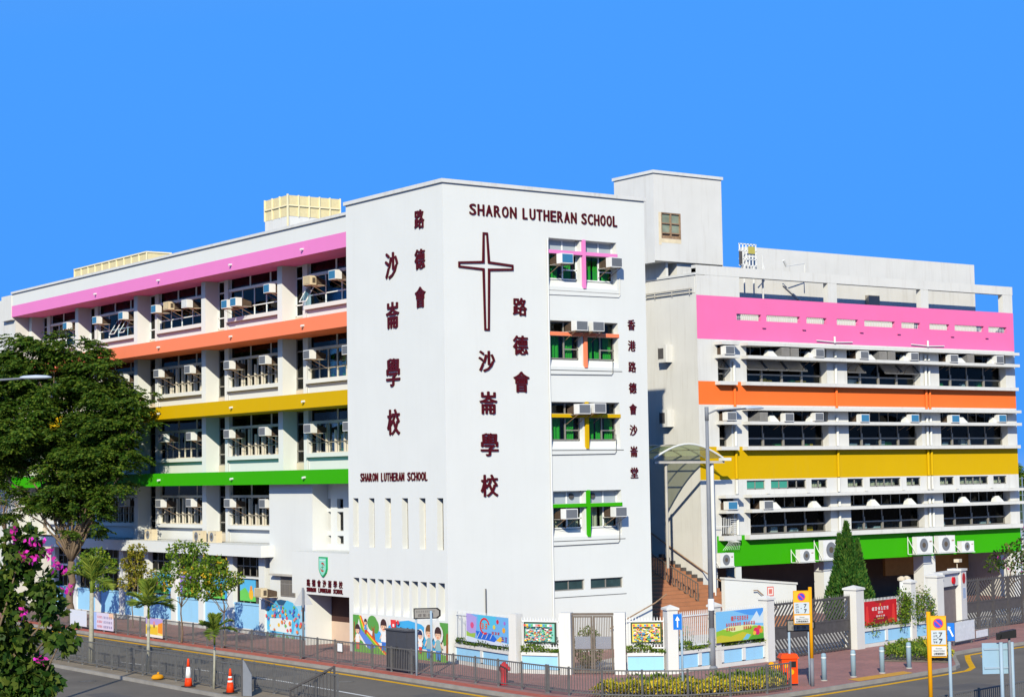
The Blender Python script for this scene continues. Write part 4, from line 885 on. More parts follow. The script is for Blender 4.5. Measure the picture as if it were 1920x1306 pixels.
for u, z, w_, h_, l in ((22.4, 2.88, .95, .70, 'white outdoor unit at the corner end of the green beam'), (28.2, 2.9, 1.05, .66, 'small white outdoor unit on the green beam behind the tower stair'), (30.1, 2.95, 1.35, 1.05, 'large white outdoor unit on the green beam beside the conifer'),
                     (37.5, 3.0, 1.32, .95, 'tall white outdoor unit on the green beam nearer the conifer'), (39.35, 3.0, 1.4, .95, 'tall white outdoor unit on the green beam between two others'), (41.15, 2.98, 1.05, .60, 'small white outdoor unit on the green beam past two tall ones')):
    outdoor(u, 7.62, z, 0, w_, h_, l, GO)
for v, l in ((32.0, 'cream outdoor unit on the ground floor ledge by the big tree'), (26.0, 'cream outdoor unit on the ledge between two classroom pillars'), (24.2, 'cream outdoor unit on the ledge next to a pillar'), (41, 'cream outdoor unit on the ledge behind the big tree')):
    outdoor(1.75, v, 4.5, LEFT, .95, .60, l, 'outdoor units on the ledge', ACC, False)
put_ac('cream', 1.32, 17.3, 2.0, LEFT, 'below the hooded window beside the porch', G1)
# ================================================================ school boundary: low walls, fences, gates, banners
def run_tf(p, q):
    p = Vector(p); q = Vector(q); t = (q-p).normalized(); n = Vector((t.y, -t.x))
    return (lambda a, b, c: (p.x+t.x*a+n.x*c, p.y+t.y*a+n.y*c, b)), (q-p).length
FENCE = mat('white_fence_paint', (.68, .70, .70), .5, .05, 4)
def pillar(par, x, y, w, h, cap=True, ang=0, name='pillar'):
    tf, _ = run_tf((x, y), (x+math.cos(ang), y+math.sin(ang))); m = MB(tf); m.box(-w/2, w/2, 0, h, -w/2, w/2)
    if cap: m.box(-w/2-.05, w/2+.05, h, h+.08, -w/2-.05, w/2+.05); m.add([(-w/2-.05, h+.08, -w/2-.05), (w/2+.05, h+.08, -w/2-.05), (w/2+.05, h+.08, w/2+.05), (-w/2-.05, h+.08, w/2+.05), (0, h+.2, 0)], [(0, 1, 4), (1, 2, 4), (2, 3, 4), (3, 0, 4)])
    return m.build(name, WHITE2, par)
def boundary(p, q, label, n=2, pick=True, hp=2.12, pm=FENCE, bars=True, st=.10):
    tf, L_ = run_tf(p, q); r = thing('boundary_wall', label, 'wall', ((p[0]+q[0])/2, (p[1]+q[1])/2, 0))
    m = MB(tf); m.box(0, L_, 0, .15, -.12, .12); m.box(0, L_, .70, .82, -.14, .14); m.build('wall', WHITE2, r)
    for k in range(n):
        a, b = L_*k/n, L_*(k+1)/n; m = MB(tf); m.box(a+st, b-st, .16, .70, -.09, .07); m.build('blue_panel', BLUEP, r)
        m = MB(tf); m.box(a, a+st, .20, .70, -.11, .115); m.box(b-st, b, .20, .70, -.11, .115); m.build('panel_stile', WHITE, r)
    if pick:
        m = MB(tf); k = int(L_/.115)
        for i in range(k+1):
            x = L_*i/k; m.add([(x-.018, .82, -.02), (x+.018, .82, -.02), (x+.018, hp, -.02), (x, hp+.09, -.02), (x-.018, hp, -.02), (x-.018, .82, .0), (x+.018, .82, .0), (x+.018, hp, .0), (x, hp+.09, .0), (x-.018, hp, .0)],
                  [(0, 1, 2, 3, 4), (9, 8, 7, 6, 5), (0, 4, 9, 5), (2, 1, 6, 7), (3, 2, 7, 8), (4, 3, 8, 9)])
        m.build('pickets', pm, r, kind='stuff')
        for z in (.98, hp-.12): MB(tf).box(0, L_, z, z+.05, .001, .04).build('fence_rail', pm, r)
    return r, tf, L_
A_, B_, C_, D_, E_, F_, G_, Hh, I_, J_ = (.35, -.10), (-.18, -4.72), (.86, -6.75), (2.40, -8.32), (3.95, -9.53), (9.75, -8.72), (16.1, -7.5), (23.0, -6.05), (25.0, -5.4), (26.0, -5.0)
W1, tf1, L1_ = boundary(A_, B_, 'low white wall with blue panels and pickets below the tower cross', 2); pillar(W1, -.13, -4.95, .40, 2.3, False, ang=-1.4)
W2, tf2, L2_ = boundary((0.0, -5.2), (.75, -6.6), 'short blue-panelled wall beside the brown gate carrying a framed picture', 1, st=.02); pillar(W2, .92, -6.85, .46, 2.38, False, ang=-.9)
W3, tf3, L3_ = boundary((2.62, -8.5), (3.72, -9.40), 'short blue-panelled wall past the brown gate carrying a yellow framed picture', 1, st=.02); pillar(W3, 2.42, -8.32, .44, 2.38, False, ang=-.75); pillar(W3, 3.95, -9.55, .44, 2.45, ang=-.3)
W4, tf4, L4_ = boundary((4.2, -9.5), (9.6, -8.74), 'blue-panelled wall behind the lamp post with a landscape banner', 4, hp=2.25); pillar(W4, 6.65, -9.1, .36, 2.4, ang=.1); pillar(W4, 9.85, -8.72, .46, 2.5, ang=.14)
W5, tf5, L5_ = boundary((16.6, -7.38), (22.9, -6.12), 'blue-panelled wall overgrown with creepers and a red banner', 3, hp=2.0); pillar(W5, 16.3, -7.45, .62, 2.55, ang=.2); pillar(W5, 20.9, -6.5, .4, 2.6, ang=.2)
pillar(W5, 23.1, -6.05, .6, 2.75, ang=.2)
# framed pictures on the short fences
def board(tf, a0, a1, b0, b1, label, seed, warm):
    r = thing('display_board', label, 'display board', tf((a0+a1)/2, 0, 0)); m = MB(tf); m.box(a0, a1, b0, b1, .05, .09); m.build('frame', mat('dark_green_frame', (.04, .07, .045), .5), r)
    q = Print(tf, .092); rr = random.Random(seed); q.shape(lin(250, 225, 90) if warm else lin(130, 205, 190), rect(a0+.06, a1-.06, b0+.06, b1-.06))
    pal = [lin(230, 90, 70), lin(250, 210, 60), lin(70, 150, 200), lin(90, 180, 110), lin(240, 240, 235), lin(240, 150, 160)]
    for _ in range(210): x, z = rr.uniform(a0+.12, a1-.12), rr.uniform(b0+.1, b1-.18); s = rr.uniform(.012, .045); q.shape(pal[rr.randrange(6)], circ(x, z, s*1.4, s*.7, rr.choice((5, 7, 9))))
    for k in range(12): x = a0+.08+(a1-a0-.16)*k/12; q.shape(pal[k % 3 if warm else k % 6], rect(x, x+(a1-a0)/14, b1-.15, b1-.07))
    q.build('picture', r)
board(tf2, .12, 1.5, 1.18, 2.0, 'green framed children picture on the fence left of the brown gate', 3, False)
board(tf3, .15, 1.35, 1.18, 2.0, 'green framed yellow picture on the fence right of the brown gate', 8, True)
# banners
def banner(tf, a0, a1, b0, b1, label, draw, c=.06, sag=0):
    r = thing('banner', label, 'banner', tf((a0+a1)/2, 0, 0)); m = MB(tf); m.box(a0, a1, b0, b1, c, c+.006); m.build('sheet', mat('banner_cloth', (.7, .7, .7), .6), r)
    q = Print(tf, c+.007); draw(q, a0, a1, b0, b1); q.build('print', r)
    k = MB(tf)
    for a in (a0+.02, a1-.02):
        for b in (b0+.02, b1-.02): k.bar((a, b, c+.003), (a, b, .0), .015)
    k.build('ties', FENCE, r, kind='stuff'); return r
def d1(q, a0, a1, b0, b1):
    W = a1-a0; Hh_ = b1-b0; P = lambda x, y: (a0+W*x, b0+Hh_*y); S = lambda c, *pts: q.shape(c, [P(*p) for p in pts])
    S(lin(120, 190, 245), (0, 0), (1, 0), (1, 1), (0, 1)); S(lin(190, 170, 235), (0, .3), (.22, .2), (.25, .9), (.1, 1), (0, 1)); S(lin(90, 205, 240), (.3, .55), (.7, .6), (.7, 1), (.28, 1)); S(lin(225, 235, 250), (0, 0), (1, 0), (1, .1), (.6, .16), (.3, .12), (0, .22))
    S(lin(40, 110, 225), (.22, .42), (.62, .38), (.72, .2), (.66, .1), (.28, .16)); S(lin(165, 205, 80), (0, .2), (.2, .16), (.22, .34), (.1, .3), (0, .38)); S(lin(250, 205, 70), (.7, .16), (.8, .32), (.88, .2), (.8, .12))
    for cx, cy, s, c in ((.14, .6, .07, lin(235, 90, 140)), (.88, .55, .06, lin(250, 180, 50)), (.74, .82, .05, lin(225, 50, 60)), (.66, .62, .05, lin(245, 220, 80)), (.9, .8, .04, lin(180, 120, 220))): q.shape(c, [P(cx+s*.6*math.cos(t), cy+s*1.6*math.sin(t)) for t in [k*.5 for k in range(12)]])
    for k in range(2):
        P_ = [P(.44+.12*math.cos(t), .62+.3*math.sin(t)) for t in [.2+.5*j for j in range(11)]]; Q_ = [P(.44+.09*math.cos(t), .62+.23*math.sin(t)) for t in [.2+.5*j for j in range(11)]]
    q.shape(lin(235, 50, 45), P_+Q_[::-1]); q.scrawl(lin(240, 120, 60), P(.36, 0)[0], P(.52, 0)[0], b0+Hh_*.5, b0+Hh_*.74, 2, 4); q.scrawl(lin(215, 45, 50), P(.6, 0)[0], P(.8, 0)[0], b0+Hh_*.36, b0+Hh_*.47, 3, 21); q.scrawl(lin(130, 50, 170), P(.82, 0)[0], P(.97, 0)[0], b0+Hh_*.14, b0+Hh_*.34, 2, 14)
    for k in range(4): S((.85, .85, .85), (.26+.1*k, .18), (.27+.1*k, .18), (.33+.1*k, .38), (.32+.1*k, .38))
banner(tf1, 1.0, 4.6, .98, 2.12, 'bright blue cartoon banner tied to the fence under the tower', d1)
def d2(q, a0, a1, b0, b1):
    W = a1-a0; H_ = b1-b0; P = lambda x, y: (a0+W*x, b0+H_*y); S = lambda c, *pts: q.shape(c, [P(*p) for p in pts])
    S(lin(130, 200, 245), (0, 0), (1, 0), (1, 1), (0, 1)); S(lin(80, 160, 240), (.35, 1), (1, 1), (1, .75), (.7, .8)); S(lin(215, 235, 245), (.7, .55), (.86, .92), (.92, .7), (1, .9), (1, .5)); S(lin(235, 240, 170), (0, .35), (.3, .5), (.7, .5), (1, .4), (1, .2), (0, .2))
    S(lin(150, 200, 50), (0, 0), (1, 0), (1, .38), (.8, .45), (.6, .35), (.35, .3), (.15, .42), (0, .36)); S(lin(205, 200, 50), (0, 0), (.5, 0), (.7, .2), (.55, .28), (.3, .16), (.1, .24), (0, .2)); S(lin(120, 200, 230), (.55, .02), (.66, .02), (.72, .16), (.64, .2)); S(lin(90, 170, 40), (.66, 0), (1, 0), (1, .16), (.8, .2))
    for x, y, s, c in ((.83, .28, .05, lin(230, 50, 80)), (.9, .34, .05, lin(240, 80, 60)), (.87, .22, .05, lin(225, 40, 110)), (.94, .26, .04, lin(250, 150, 50)), (.8, .2, .035, lin(250, 190, 60))): q.shape(c, [P(x+s*math.cos(t), y+s*2*math.sin(t)) for t in [k*.6 for k in range(10)]])
    rd = lin(225, 70, 35); q.text(rd, '親子', P(.31, 0)[0], P(.42, 0)[0], b0+H_*.66, b0+H_*.82); q.scrawl(rd, P(.43, 0)[0], P(.68, 0)[0], b0+H_*.66, b0+H_*.82, 5, 2); q.scrawl(rd, P(.2, 0)[0], P(.52, 0)[0], b0+H_*.49, b0+H_*.61, 7, 49); q.scrawl(rd, P(.56, 0)[0], P(.82, 0)[0], b0+H_*.49, b0+H_*.61, 5, 35); q.scrawl(rd, P(.2, 0)[0], P(.4, 0)[0], b0+H_*.35, b0+H_*.46, 4, 28); q.scrawl(rd, P(.56, 0)[0], P(.74, 0)[0], b0+H_*.35, b0+H_*.46, 4, 28)
banner(tf4, 2.2, 5.2, 1.0, 2.22, 'landscape banner of sky and green hills with orange characters', d2, c=.24)
def d3(q, a0, a1, b0, b1):
    W = a1-a0; H_ = b1-b0; P = lambda x, y: (a0+W*x, b0+H_*y); S = lambda c, *pts: q.shape(c, [P(*p) for p in pts])
    S(lin(205, 22, 25), (0, 0), (1, 0), (1, 1), (0, 1)); S(lin(150, 15, 20), (.25, 0), (.75, 0), (.7, .3), (.3, .3)); S(lin(235, 60, 50), (.04, .1), (.16, .1), (.13, .8), (.08, .8)); S(lin(235, 60, 50), (.84, .1), (.96, .1), (.92, .8), (.87, .8)); S(lin(240, 180, 60), (.48, .78), (.52, .78), (.5, .9)); S(lin(150, 40, 20), (.3, 1), (.7, 1), (.6, .9), (.4, .9))
    q.scrawl((.85, .85, .82), P(.24, 0)[0], P(.76, 0)[0], b0+H_*.58, b0+H_*.74, 6, 42); q.scrawl((.85, .85, .82), P(.42, 0)[0], P(.58, 0)[0], b0+H_*.44, b0+H_*.55, 4, 28); q.scrawl((.8, .75, .7), P(.36, 0)[0], P(.64, 0)[0], b0+H_*.3, b0+H_*.38, 4, 28); q.scrawl(lin(240, 200, 80), P(.4, 0)[0], P(.6, 0)[0], b0+H_*.2, b0+H_*.27, 4, 28)
banner(tf5, .35, 3.1, .95, 1.98, 'red banner with white characters on the creeper-grown fence', d3)
# brown double gate with two shiny plates
def gate_leaf(par, tf, a0, a1, h, m, bars=14, plate=None):
    g_ = MB(tf); g_.box(a0, a0+.06, .04, h, -.03, .03); g_.box(a1-.06, a1, .04, h, -.03, .03)
    for z in (.06, .95, h-.06): g_.box(a0+.06, a1-.06, z, z+.06, -.025, .025)
    lf = g_.build('gate_leaf', m, par); b = MB(tf)
    for k in range(1, bars): x = a0+(a1-a0)*k/bars; b.box(x-.014, x+.014, .12, h-.06, -.014, .014)
    b.build('bars', m, lf, kind='stuff')
    if plate: b = MB(tf); b.box(a0+.10, a1-.08, .98, 1.46, .03, .04); b.build('metal_plate', mat('polished_plate', (.72, .72, .70), .25, .05, 2, metal=.9), lf)
tfG, LG = run_tf((1.10, -7.02), (2.22, -8.15))
BG = thing('brown_gate', 'brown double gate of vertical bars with two shiny plates', 'gate', (1.66, -7.6, 0)); gate_leaf(BG, tfG, .0, LG/2-.01, 2.25, BROWNG, 12, True); gate_leaf(BG, tfG, LG/2+.01, LG, 2.25, BROWNG, 12, True)
m = MB(tfG); m.box(-.02, LG+.02, 2.27, 2.36, -.06, .06); m.build('lintel', BROWNG, BG)
def slat_gate(p, q, h, leaves, label, m_=DGREY):
    tf, L_ = run_tf(p, q); r = thing('slatted_gate', label, 'gate', ((p[0]+q[0])/2, (p[1]+q[1])/2, 0))
    for i in range(leaves):
        a0, a1 = L_*i/leaves+.02, L_*(i+1)/leaves-.02; f = MB(tf)
        for a in (a0, a1-.09): f.box(a, a+.09, .03, h, -.035, .035)
        for z0, z1 in ((.05, .12), (.82, .90), (1.28, 1.36), (h-.09, h)): f.box(a0+.09, a1-.09, z0, z1, -.03, .03)
        f.box(a0+.09, a1-.09, .90, 1.28, -.012, .012); lf = f.build('gate_leaf', m_, r)
        s = MB(tf)
        for z0, z1, sg in ((.12, .82, 1 if i % 2 else -1), (1.36, h-.09, -1 if i % 2 else 1)):
            hh = z1-z0; x = a0-hh
            while x < a1:
                xa, xb = (x, x+hh); za, zb_ = (z0, z1) if sg > 0 else (z1, z0)
                t0 = max(0, (a0+.05-xa)/(xb-xa)); t1 = min(1, (a1-.05-xa)/(xb-xa))
                if t1 > t0: s.bar((xa+(xb-xa)*t0, za+(zb_-za)*t0, .0), (xa+(xb-xa)*t1, za+(zb_-za)*t1, .0), .075, .03)
                x += .25
        s.build('diagonal_slats', m_, lf, kind='stuff')
        t = MB(tf); k = int((a1-a0)/.16)
        for j in range(k+1): x = a0+(a1-a0)*j/k; t.add([(x-.03, h, 0), (x+.03, h, 0), (x, h+.13, 0), (x, h, .02)], [(0, 1, 2), (0, 2, 3), (1, 3, 2)])
        t.build('spikes', m_, lf, kind='stuff')
    return r
slat_gate((10.1, -8.66), (13.0, -8.1), 2.3, 1, 'dark diagonal-slatted gate next to the landscape banner')
slat_gate((13.05, -8.09), (15.95, -7.52), 2.3, 1, 'dark diagonal-slatted gate next to the pillar of the red banner')
slat_gate((26.4, -4.85), (32.0, -3.9), 2.4, 4, 'dark diagonal-slatted gate past the pillar with the red bell')
slat_gate((32.1, -3.88), (40, -2.9), 2.4, 4, 'dark diagonal-slatted gate running off past the hall wing')
# pedestrian door between white posts, with bell and notices
GP_ = thing('gate_house', 'white gate posts and lintel with a grey door and a red fire bell', 'gate', (24.5, -5.5, 0)); tf6, L6 = run_tf((23.4, -5.95), (26.3, -4.9))
m = MB(tf6); m.box(2.25, 2.95, 0, 2.9, -.3, .3); m.box(2.2, 3.0, 2.9, 3.0, -.35, .35); m.build('post', WHITE2, GP_)
m = MB(tf6); m.box(0, 2.25, 2.25, 2.85, -.18, .18); m.box(-.05, 2.2, 2.85, 2.93, -.3, .3); m.build('lintel', WHITE2, GP_); MB(tf6).box(.1, 2.2, 0.05, 2.2, -.03, .03).build('door', mat('grey_door', (.20, .17, .16), .6, .1), GP_)
m = MB(tf6); m.extrude(circ(1.5, 2.5, .17, .17, 14), .185, .26); m.build('fire_bell', mat('red_enamel', lin(220, 25, 35), .35, .03), GP_); m = MB(tf6); m.extrude(circ(2.6, 2.55, .2, .26, 8), .305, .32); m.build('round_sign', mat('dull_red_sign', lin(190, 50, 50), .5), GP_)
q = Print(tf6, .306); q.shape((.75, .75, .74), rect(2.4, 2.85, 1.55, 2.15)); q.shape(lin(170, 190, 215), rect(2.45, 2.8, 1.6, 2.1)); q.build('notice', GP_)
m = MB(tf6); m.bar((2.6, 3.0, 0), (2.6, 3.35, 0), .03); m.box(2.45, 2.85, 3.3, 3.45, -.1, .15); m.build('flood_lamp', CREAMW, GP_)
for a in (20.05, 20.45): pass
VP = thing('vent_stack', 'pair of white capped vent stacks behind the creepers', 'vent', (23.1, -4.2, 0)); m = MB()
for x in (22.92, 23.26): m.tube([(x, -4.2, 0), (x, -4.2, 2.5)], .11, 10)
m.build('stacks', WHITE, VP); m = MB()
for x in (22.92, 23.26): m.lathe((x, -4.2, 2.5), [(.13, 0), (.2, .05), (.2, .16), (.06, .24)], 10)
m.build('caps', CREAMW, VP)
# ================================================================ roadside railings
def railing(pts, label, group=None, h=1.0, z=0.0, name='guard_railing', bars=12, m_=None, skip=()):
    m_ = m_ or GREYF; r = thing(name, label, 'railing', (*pts[0], z), group)
    for i, p in enumerate(pts):
        b = MB(); b.box(p[0]-.028, p[0]+.028, p[1]-.028, p[1]+.028, z, z+h+.02); b.build('post', m_, r)
        f = MB(); f.lathe((p[0], p[1], z), [(.06, 0), (.05, .03), (.03, .05)], 8); f.build('post_foot', m_, r)
    for i in range(len(pts)-1):
        if i in skip: continue
        p, q = Vector((*pts[i], z)), Vector((*pts[i+1], z)); b = MB(); t = (q-p).normalized()*.035; up = Vector((0, 0, 1))
        b.bar(p+t+up*(h-.04), q-t+up*(h-.04), .045); b.bar(p+t+up*.14, q-t+up*.14, .04)
        for k in range(1, bars): a = p.lerp(q, k/bars); b.bar(a+up*.15, a+up*(h-.05), .02, caps=False)
        b.build('railing_panel', m_, r)
    return r
PR = [(-3.5, 38.6-1.47*k) for k in range(35)]
railing(PR, 'long grey steel railing along the pavement edge before the classroom wing')
CV = [(-3.5, -11.5), (-3.42, -12.6), (-3.05, -14.0), (-2.25, -15.2), (-1.05, -16.2), (.45, -16.7), (2.0, -16.9), (3.3, -16.75)]
railing(CV, 'grey steel railing curving round the yellow shrub bed')
for j, (x, v0, lab) in enumerate(((-11.45, 26.0, 'grey railing on the central reserve on the near traffic side'), (-10.75, 25.4, 'grey railing on the central reserve on the school side'))):
    railing([(x, v0-1.5*k) for k in range(24 if j else 21)], lab, 'railings on the central reserve', z=-.012, h=1.05)
railing([(-4.2+1.48*k, -27.6+.26*k) for k in range(14)], 'grey railing beside the side road under the pale sign backs', z=-.12, h=1.1)
MB().box(-30, 60, -32, -28.4, -.16, -.02)
# folded barrier panels at the end of the reserve
r = thing('steel_barrier', 'dark steel barrier panel with a sloping top on the central reserve', 'barrier', (-11.1, -8, -.012)); b = MB()
p, q = Vector((-11.2, -6.6, 0)), Vector((-10.7, -8.8, 0)); up = Vector((0, 0, 1)); b.bar(p+up*.35, q+up*1.25, .07); b.bar(p, p+up*.4, .05); b.bar(q, q+up*1.3, .06)
for k in range(1, 12): a = p.lerp(q, k/12); b.bar(a, a+up*(.35+.9*k/12), .02)
b.bar(p+up*.1, q+up*.1, .04); b.build('panel', DGREY, r)
r = thing('leaning_sign_back', 'pale grey pointed sign back standing on the central reserve', 'road sign', (-11.7, -4.7, -.012)); tf, _ = run_tf((-11.9, -4.4), (-11.55, -4.95)); b = MB(tf)
b.extrude([(0, 0), (.36, 0), (.36, .75), (.12, 1.15), (0, 1.3)], 0, .03); b.build('plate', GREYP, r); b = MB(tf); b.box(-.05, .0, -.01, 1.32, -.03, .05); b.build('edge', DGREY, r)
# ---------------------------------------------------------------- things hung on the pavement railing
def sheet(v0, v1, z0, z1, label, draw):
    tf = LFR(-3.53, v1); w_ = v1-v0; r = thing('railing_banner', label, 'banner', (-3.53, (v0+v1)/2, 0)); m = MB(tf); m.box(0, w_, z0, z1, .0, .008); m.build('sheet', mat('banner_cloth', (.7, .7, .7), .6), r); q = Print(tf, .009); draw(q, w_, z0, z1); q.build('print', r)
sheet(29.0, 31.2, .14, .98, 'plain white sheet tied to the pavement railing', lambda q, w, a, b: q.shape((.62, .66, .74), rect(.02, w-.02, a+.02, b-.02)))
def dA(q, w, a, b):
    q.shape(lin(225, 215, 235), rect(0, w, a, b)); q.shape(lin(170, 195, 245), rect(0, w*.24, a, b)); q.shape(lin(250, 205, 170), rect(w*.8, w, b-.25, b))
    for k in range(3): q.scrawl(lin(225, 100, 110), w*.28, w*.52, b-.3-.24*k, b-.16-.24*k, 4, k); q.scrawl(lin(150, 140, 185), w*.56, w*.96, b-.3-.24*k, b-.16-.24*k, 5, k+9)
sheet(25.6, 28.4, .1, .98, 'pale pink banner with rows of small print on the pavement railing', dA)
def dB(q, w, a, b):
    q.shape(lin(245, 225, 120), rect(0, w, a, b)); q.shape(lin(190, 165, 220), rect(0, w, b-.3, b)); q.shape(lin(240, 200, 40), rect(0, w*.7, a+.15, b-.4)); q.shape(lin(250, 150, 30), [(w*.72, a+.25), (w, a+.2), (w, b-.15), (w*.74, b-.25)]); q.shape((.75, .73, .68), rect(0, w, a, a+.12)); q.shape(lin(235, 150, 150), circ(w*.5, b-.28, .12, .16)); q.shape(lin(90, 60, 50), circ(w*.5, b-.38, .06, .1)); q.shape(lin(140, 185, 70), circ(w*.2, b-.45, .18, .1))
sheet(19.8, 21.7, .08, 1.0, 'yellow and orange poster banner on the pavement railing', dB)
r = thing('railing_notice', 'small white notice with dark frame on the pavement railing', 'notice', (-3.53, 2.85, 0)); m = MB(LF(-3.53)); m.box(2.6, 3.1, .5, .92, 0, .02); m.build('frame', DGREY, r); m = MB(LF(-3.53)); m.box(2.66, 3.04, .55, .88, .021, .025); m.build('face', WHITEF, r)
# ---------------------------------------------------------------- poles and signs
def pole(mb, x, y, z0, z1, r, n=10, r2=None): mb.tube([(x, y, z0), (x, y, (z0+z1)/2), (x, y, z1)], [r, (r+(r2 or r))/2, r2 or r], n)
def lamp_post(x, y, h, dx, dy, label, arm=2.3):
    r = thing('street_lamp', label, 'street lamp', (x, y, 0)); m = MB(); pole(m, x, y, 0, 1.6, .13, 12, .13); pole(m, x, y, 1.6, h, .11, 12, .065); m.lathe((x, y, 0), [(.2, 0), (.2, .06), (.14, .12)], 12); m.build('column', GREYP, r, True)
    m = MB(); m.tube([(x, y, h-.25), (x+dx*.5, y+dy*.5, h-.08), (x+dx*(arm-.7), y+dy*(arm-.7), h)], .035, 8); m.tube([(x, y, h-.5), (x, y, h+.05)], .08, 8); m.build('arm', GREYP, r, True)
    c = Vector((x+dx*(arm-.25), y+dy*(arm-.25), h+.02)); t = Vector((dx, dy, 0)); m = MB(); vs = []; fs = []; K = 12
    for i, (s, w_, hh) in enumerate(((-.5, .05, .04), (-.38, .13, .07), (0, .17, .09), (.35, .13, .07), (.5, .04, .03))):
        for k in range(K): a = 2*math.pi*k/K; n_ = Vector((-dy, dx, 0)); p_ = c+t*s+n_*(w_*math.cos(a))+Vector((0, 0, hh*math.sin(a)*(1 if math.sin(a) > 0 else .6))); vs.append(p_)
    fs = [(i*K+k, i*K+(k+1) % K, (i+1)*K+(k+1) % K, (i+1)*K+k) for i in range(4) for k in range(K)]+[tuple(range(K))[::-1], tuple(range(4*K, 5*K))]; m.add(vs, fs); m.build('lantern', mat('lantern_housing', (.42, .48, .56), .35, .04), r, True)
    b = MB(); b.tube([(x, y, 2.3), (x, y, 2.75)], .125, 12); b.build('number_band', WHITEF, r)
lamp_post(6.28, -9.33, 10.3, 1, .02, 'tall grey street lamp before the landscape banner', 2.9)
lamp_post(-23.17, -6.4, 11.08, .809, -.588, 'grey street lamp reaching in beside the big tree', 2.8)
SIGNB = mat('sign_blue', lin(35, 120, 215), .4, .02)
def post(par, x, y, z0, h, r=.04, m_=GREYP, name='post'): m = MB(); pole(m, x, y, z0, h, r); return m.build(name, m_, par, True)
# sign faces look towards the camera side (-x, -y)
def face_tf(x, y, ang): c, s = math.cos(ang), math.sin(ang); return lambda a, b, d: (x+c*a+s*d, y+s*a-c*d, b)
AN = math.radians(-30)
r = thing('arrow_sign', 'blue sign with a white upward arrow on a thin pole', 'road sign', (-.46, -15.26, 0)); post(r, -.46, -15.26, 0, 2.85, .04, mat('pale_blue_pole', (.30, .40, .49), .4, .05)); tf = face_tf(-.46, -15.26, AN); m = MB(tf); m.box(-.3, .0, 2.28, 2.82, .045, .06); m.build('plate', SIGNB, r)
q = Print(tf, .061); q.shape((.85, .85, .85), [(-.17, 2.36), (-.13, 2.36), (-.13, 2.6), (-.07, 2.6), (-.15, 2.75), (-.23, 2.6), (-.17, 2.6)]); q.build('arrow', r)
PB = MATS['pale_blue_pole']; SGREY = mat('sign_grey_face', (.40, .40, .39), .4, .04); SBLK = mat('sign_black_border', (.02, .02, .02), .4)
def finger(x0, y0, x1, y1, h, label, z0=0, grey=True):
    r = thing('direction_sign', label, 'road sign', ((x0+x1)/2, (y0+y1)/2, z0)); post(r, x0, y0, z0, h, .045, PB); post(r, x1, y1, z0, h-.1, .045, PB)
    ang = math.radians(-28); tf = face_tf(x0, y0, ang); L_ = 1.05; m = MB(tf); P_ = [(-.1, h-.42), (L_-.2, h-.42), (L_-.08, h-.32), (L_-.08, h-.1), (L_-.2, h), (-.1, h)]; m.extrude(P_, .05, .07); m.build('plate', SBLK, r)
    q = Print(tf, .072); q.shape(lin(140, 138, 134), [(-.06, h-.38), (L_-.26, h-.38), (L_-.15, h-.3), (L_-.15, h-.12), (L_-.26, h-.04), (-.06, h-.04)]); q.scrawl(lin(95, 95, 95), .0, L_-.3, h-.18, h-.09, 9, 3); q.scrawl(lin(80, 75, 75), .06, L_-.4, h-.35, h-.22, 3, 5); q.build('lettering', r)
finger(4.4, -15.6, 5.05, -15.95, 2.35, 'grey direction sign on two pale poles beside the orange bin')
finger(-3.58, -3.05, -3.2, -3.55, 2.62, 'grey arrow-shaped direction sign on two poles beside the grey cabinet')
OPOST = mat('amber_post_paint', lin(238, 165, 20), .5, .05, 4)
def parking(x, y, z0, ang, side, label, h=3.55, wd=.62):
    r = thing('no_parking_sign', label, 'road sign', (x, y, z0)); post(r, x, y, z0+.95, h, .065, OPOST); post(r, x, y, z0, z0+1.0, .07, GREYP, 'post_sleeve'); tf = face_tf(x, y, ang); a0, a1 = (-.62, -.06) if side < 0 else (.06, wd)
    m = MB(tf); m.box(a0-.02, a1+.02, h-1.33, h-.12, .02, .05); m.build('backplate', OPOST, r); c = (a0+a1)/2; q = Print(tf, .052)
    q.shape(lin(235, 180, 15), rect(a0, a1, h-.52, h-.16)); q.shape(lin(225, 50, 60), circ(c, h-.34, .15, .15, 18)); q.shape(lin(55, 65, 200), circ(c, h-.34, .12, .12, 18)); q.shape(lin(225, 50, 60), [(c-.1, h-.27), (c-.07, h-.25), (c+.1, h-.41), (c+.07, h-.43)])
    q.shape((.46, .53, .58), rect(a0, a1, h-.95, h-.54)); t = lin(40, 45, 60)
    q.text(t, 'am', a0+.06, a0+.16, h-.64, h-.60, .02); q.text(t, '上午', a0+.05, a0+.18, h-.73, h-.67, .02); q.text(t, '7', a1-.20, a1-.10, h-.73, h-.60, .03); q.shape(t, rect(c-.04, c+.0, h-.76, h-.74)); q.text(t, 'pm', a0+.06, a0+.16, h-.82, h-.78, .02); q.text(t, '下午', a0+.05, a0+.18, h-.91, h-.85, .02); q.text(t, '7', a1-.20, a1-.10, h-.91, h-.78, .03)
    q.shape((.56, .57, .56), rect(a0, a1, h-1.28, h-1.0)); q.text(t, 'Except', c-.09, c+.09, h-1.09, h-1.045, .01); q.text(t, 'General Holidays', a0+.05, a1-.05, h-1.155, h-1.11, .01); q.text(t, '公眾假期除外', a0+.05, a1-.05, h-1.25, h-1.18, .01); q.build('face', r)
parking(4.72, -16.4, 0, AN, -1, 'amber no-parking sign on a post beside the orange bin')
parking(-1.63, -27.6, -.12, math.radians(-42), 1, 'amber no-parking sign beside the small blue arrow sign', wd=.48)
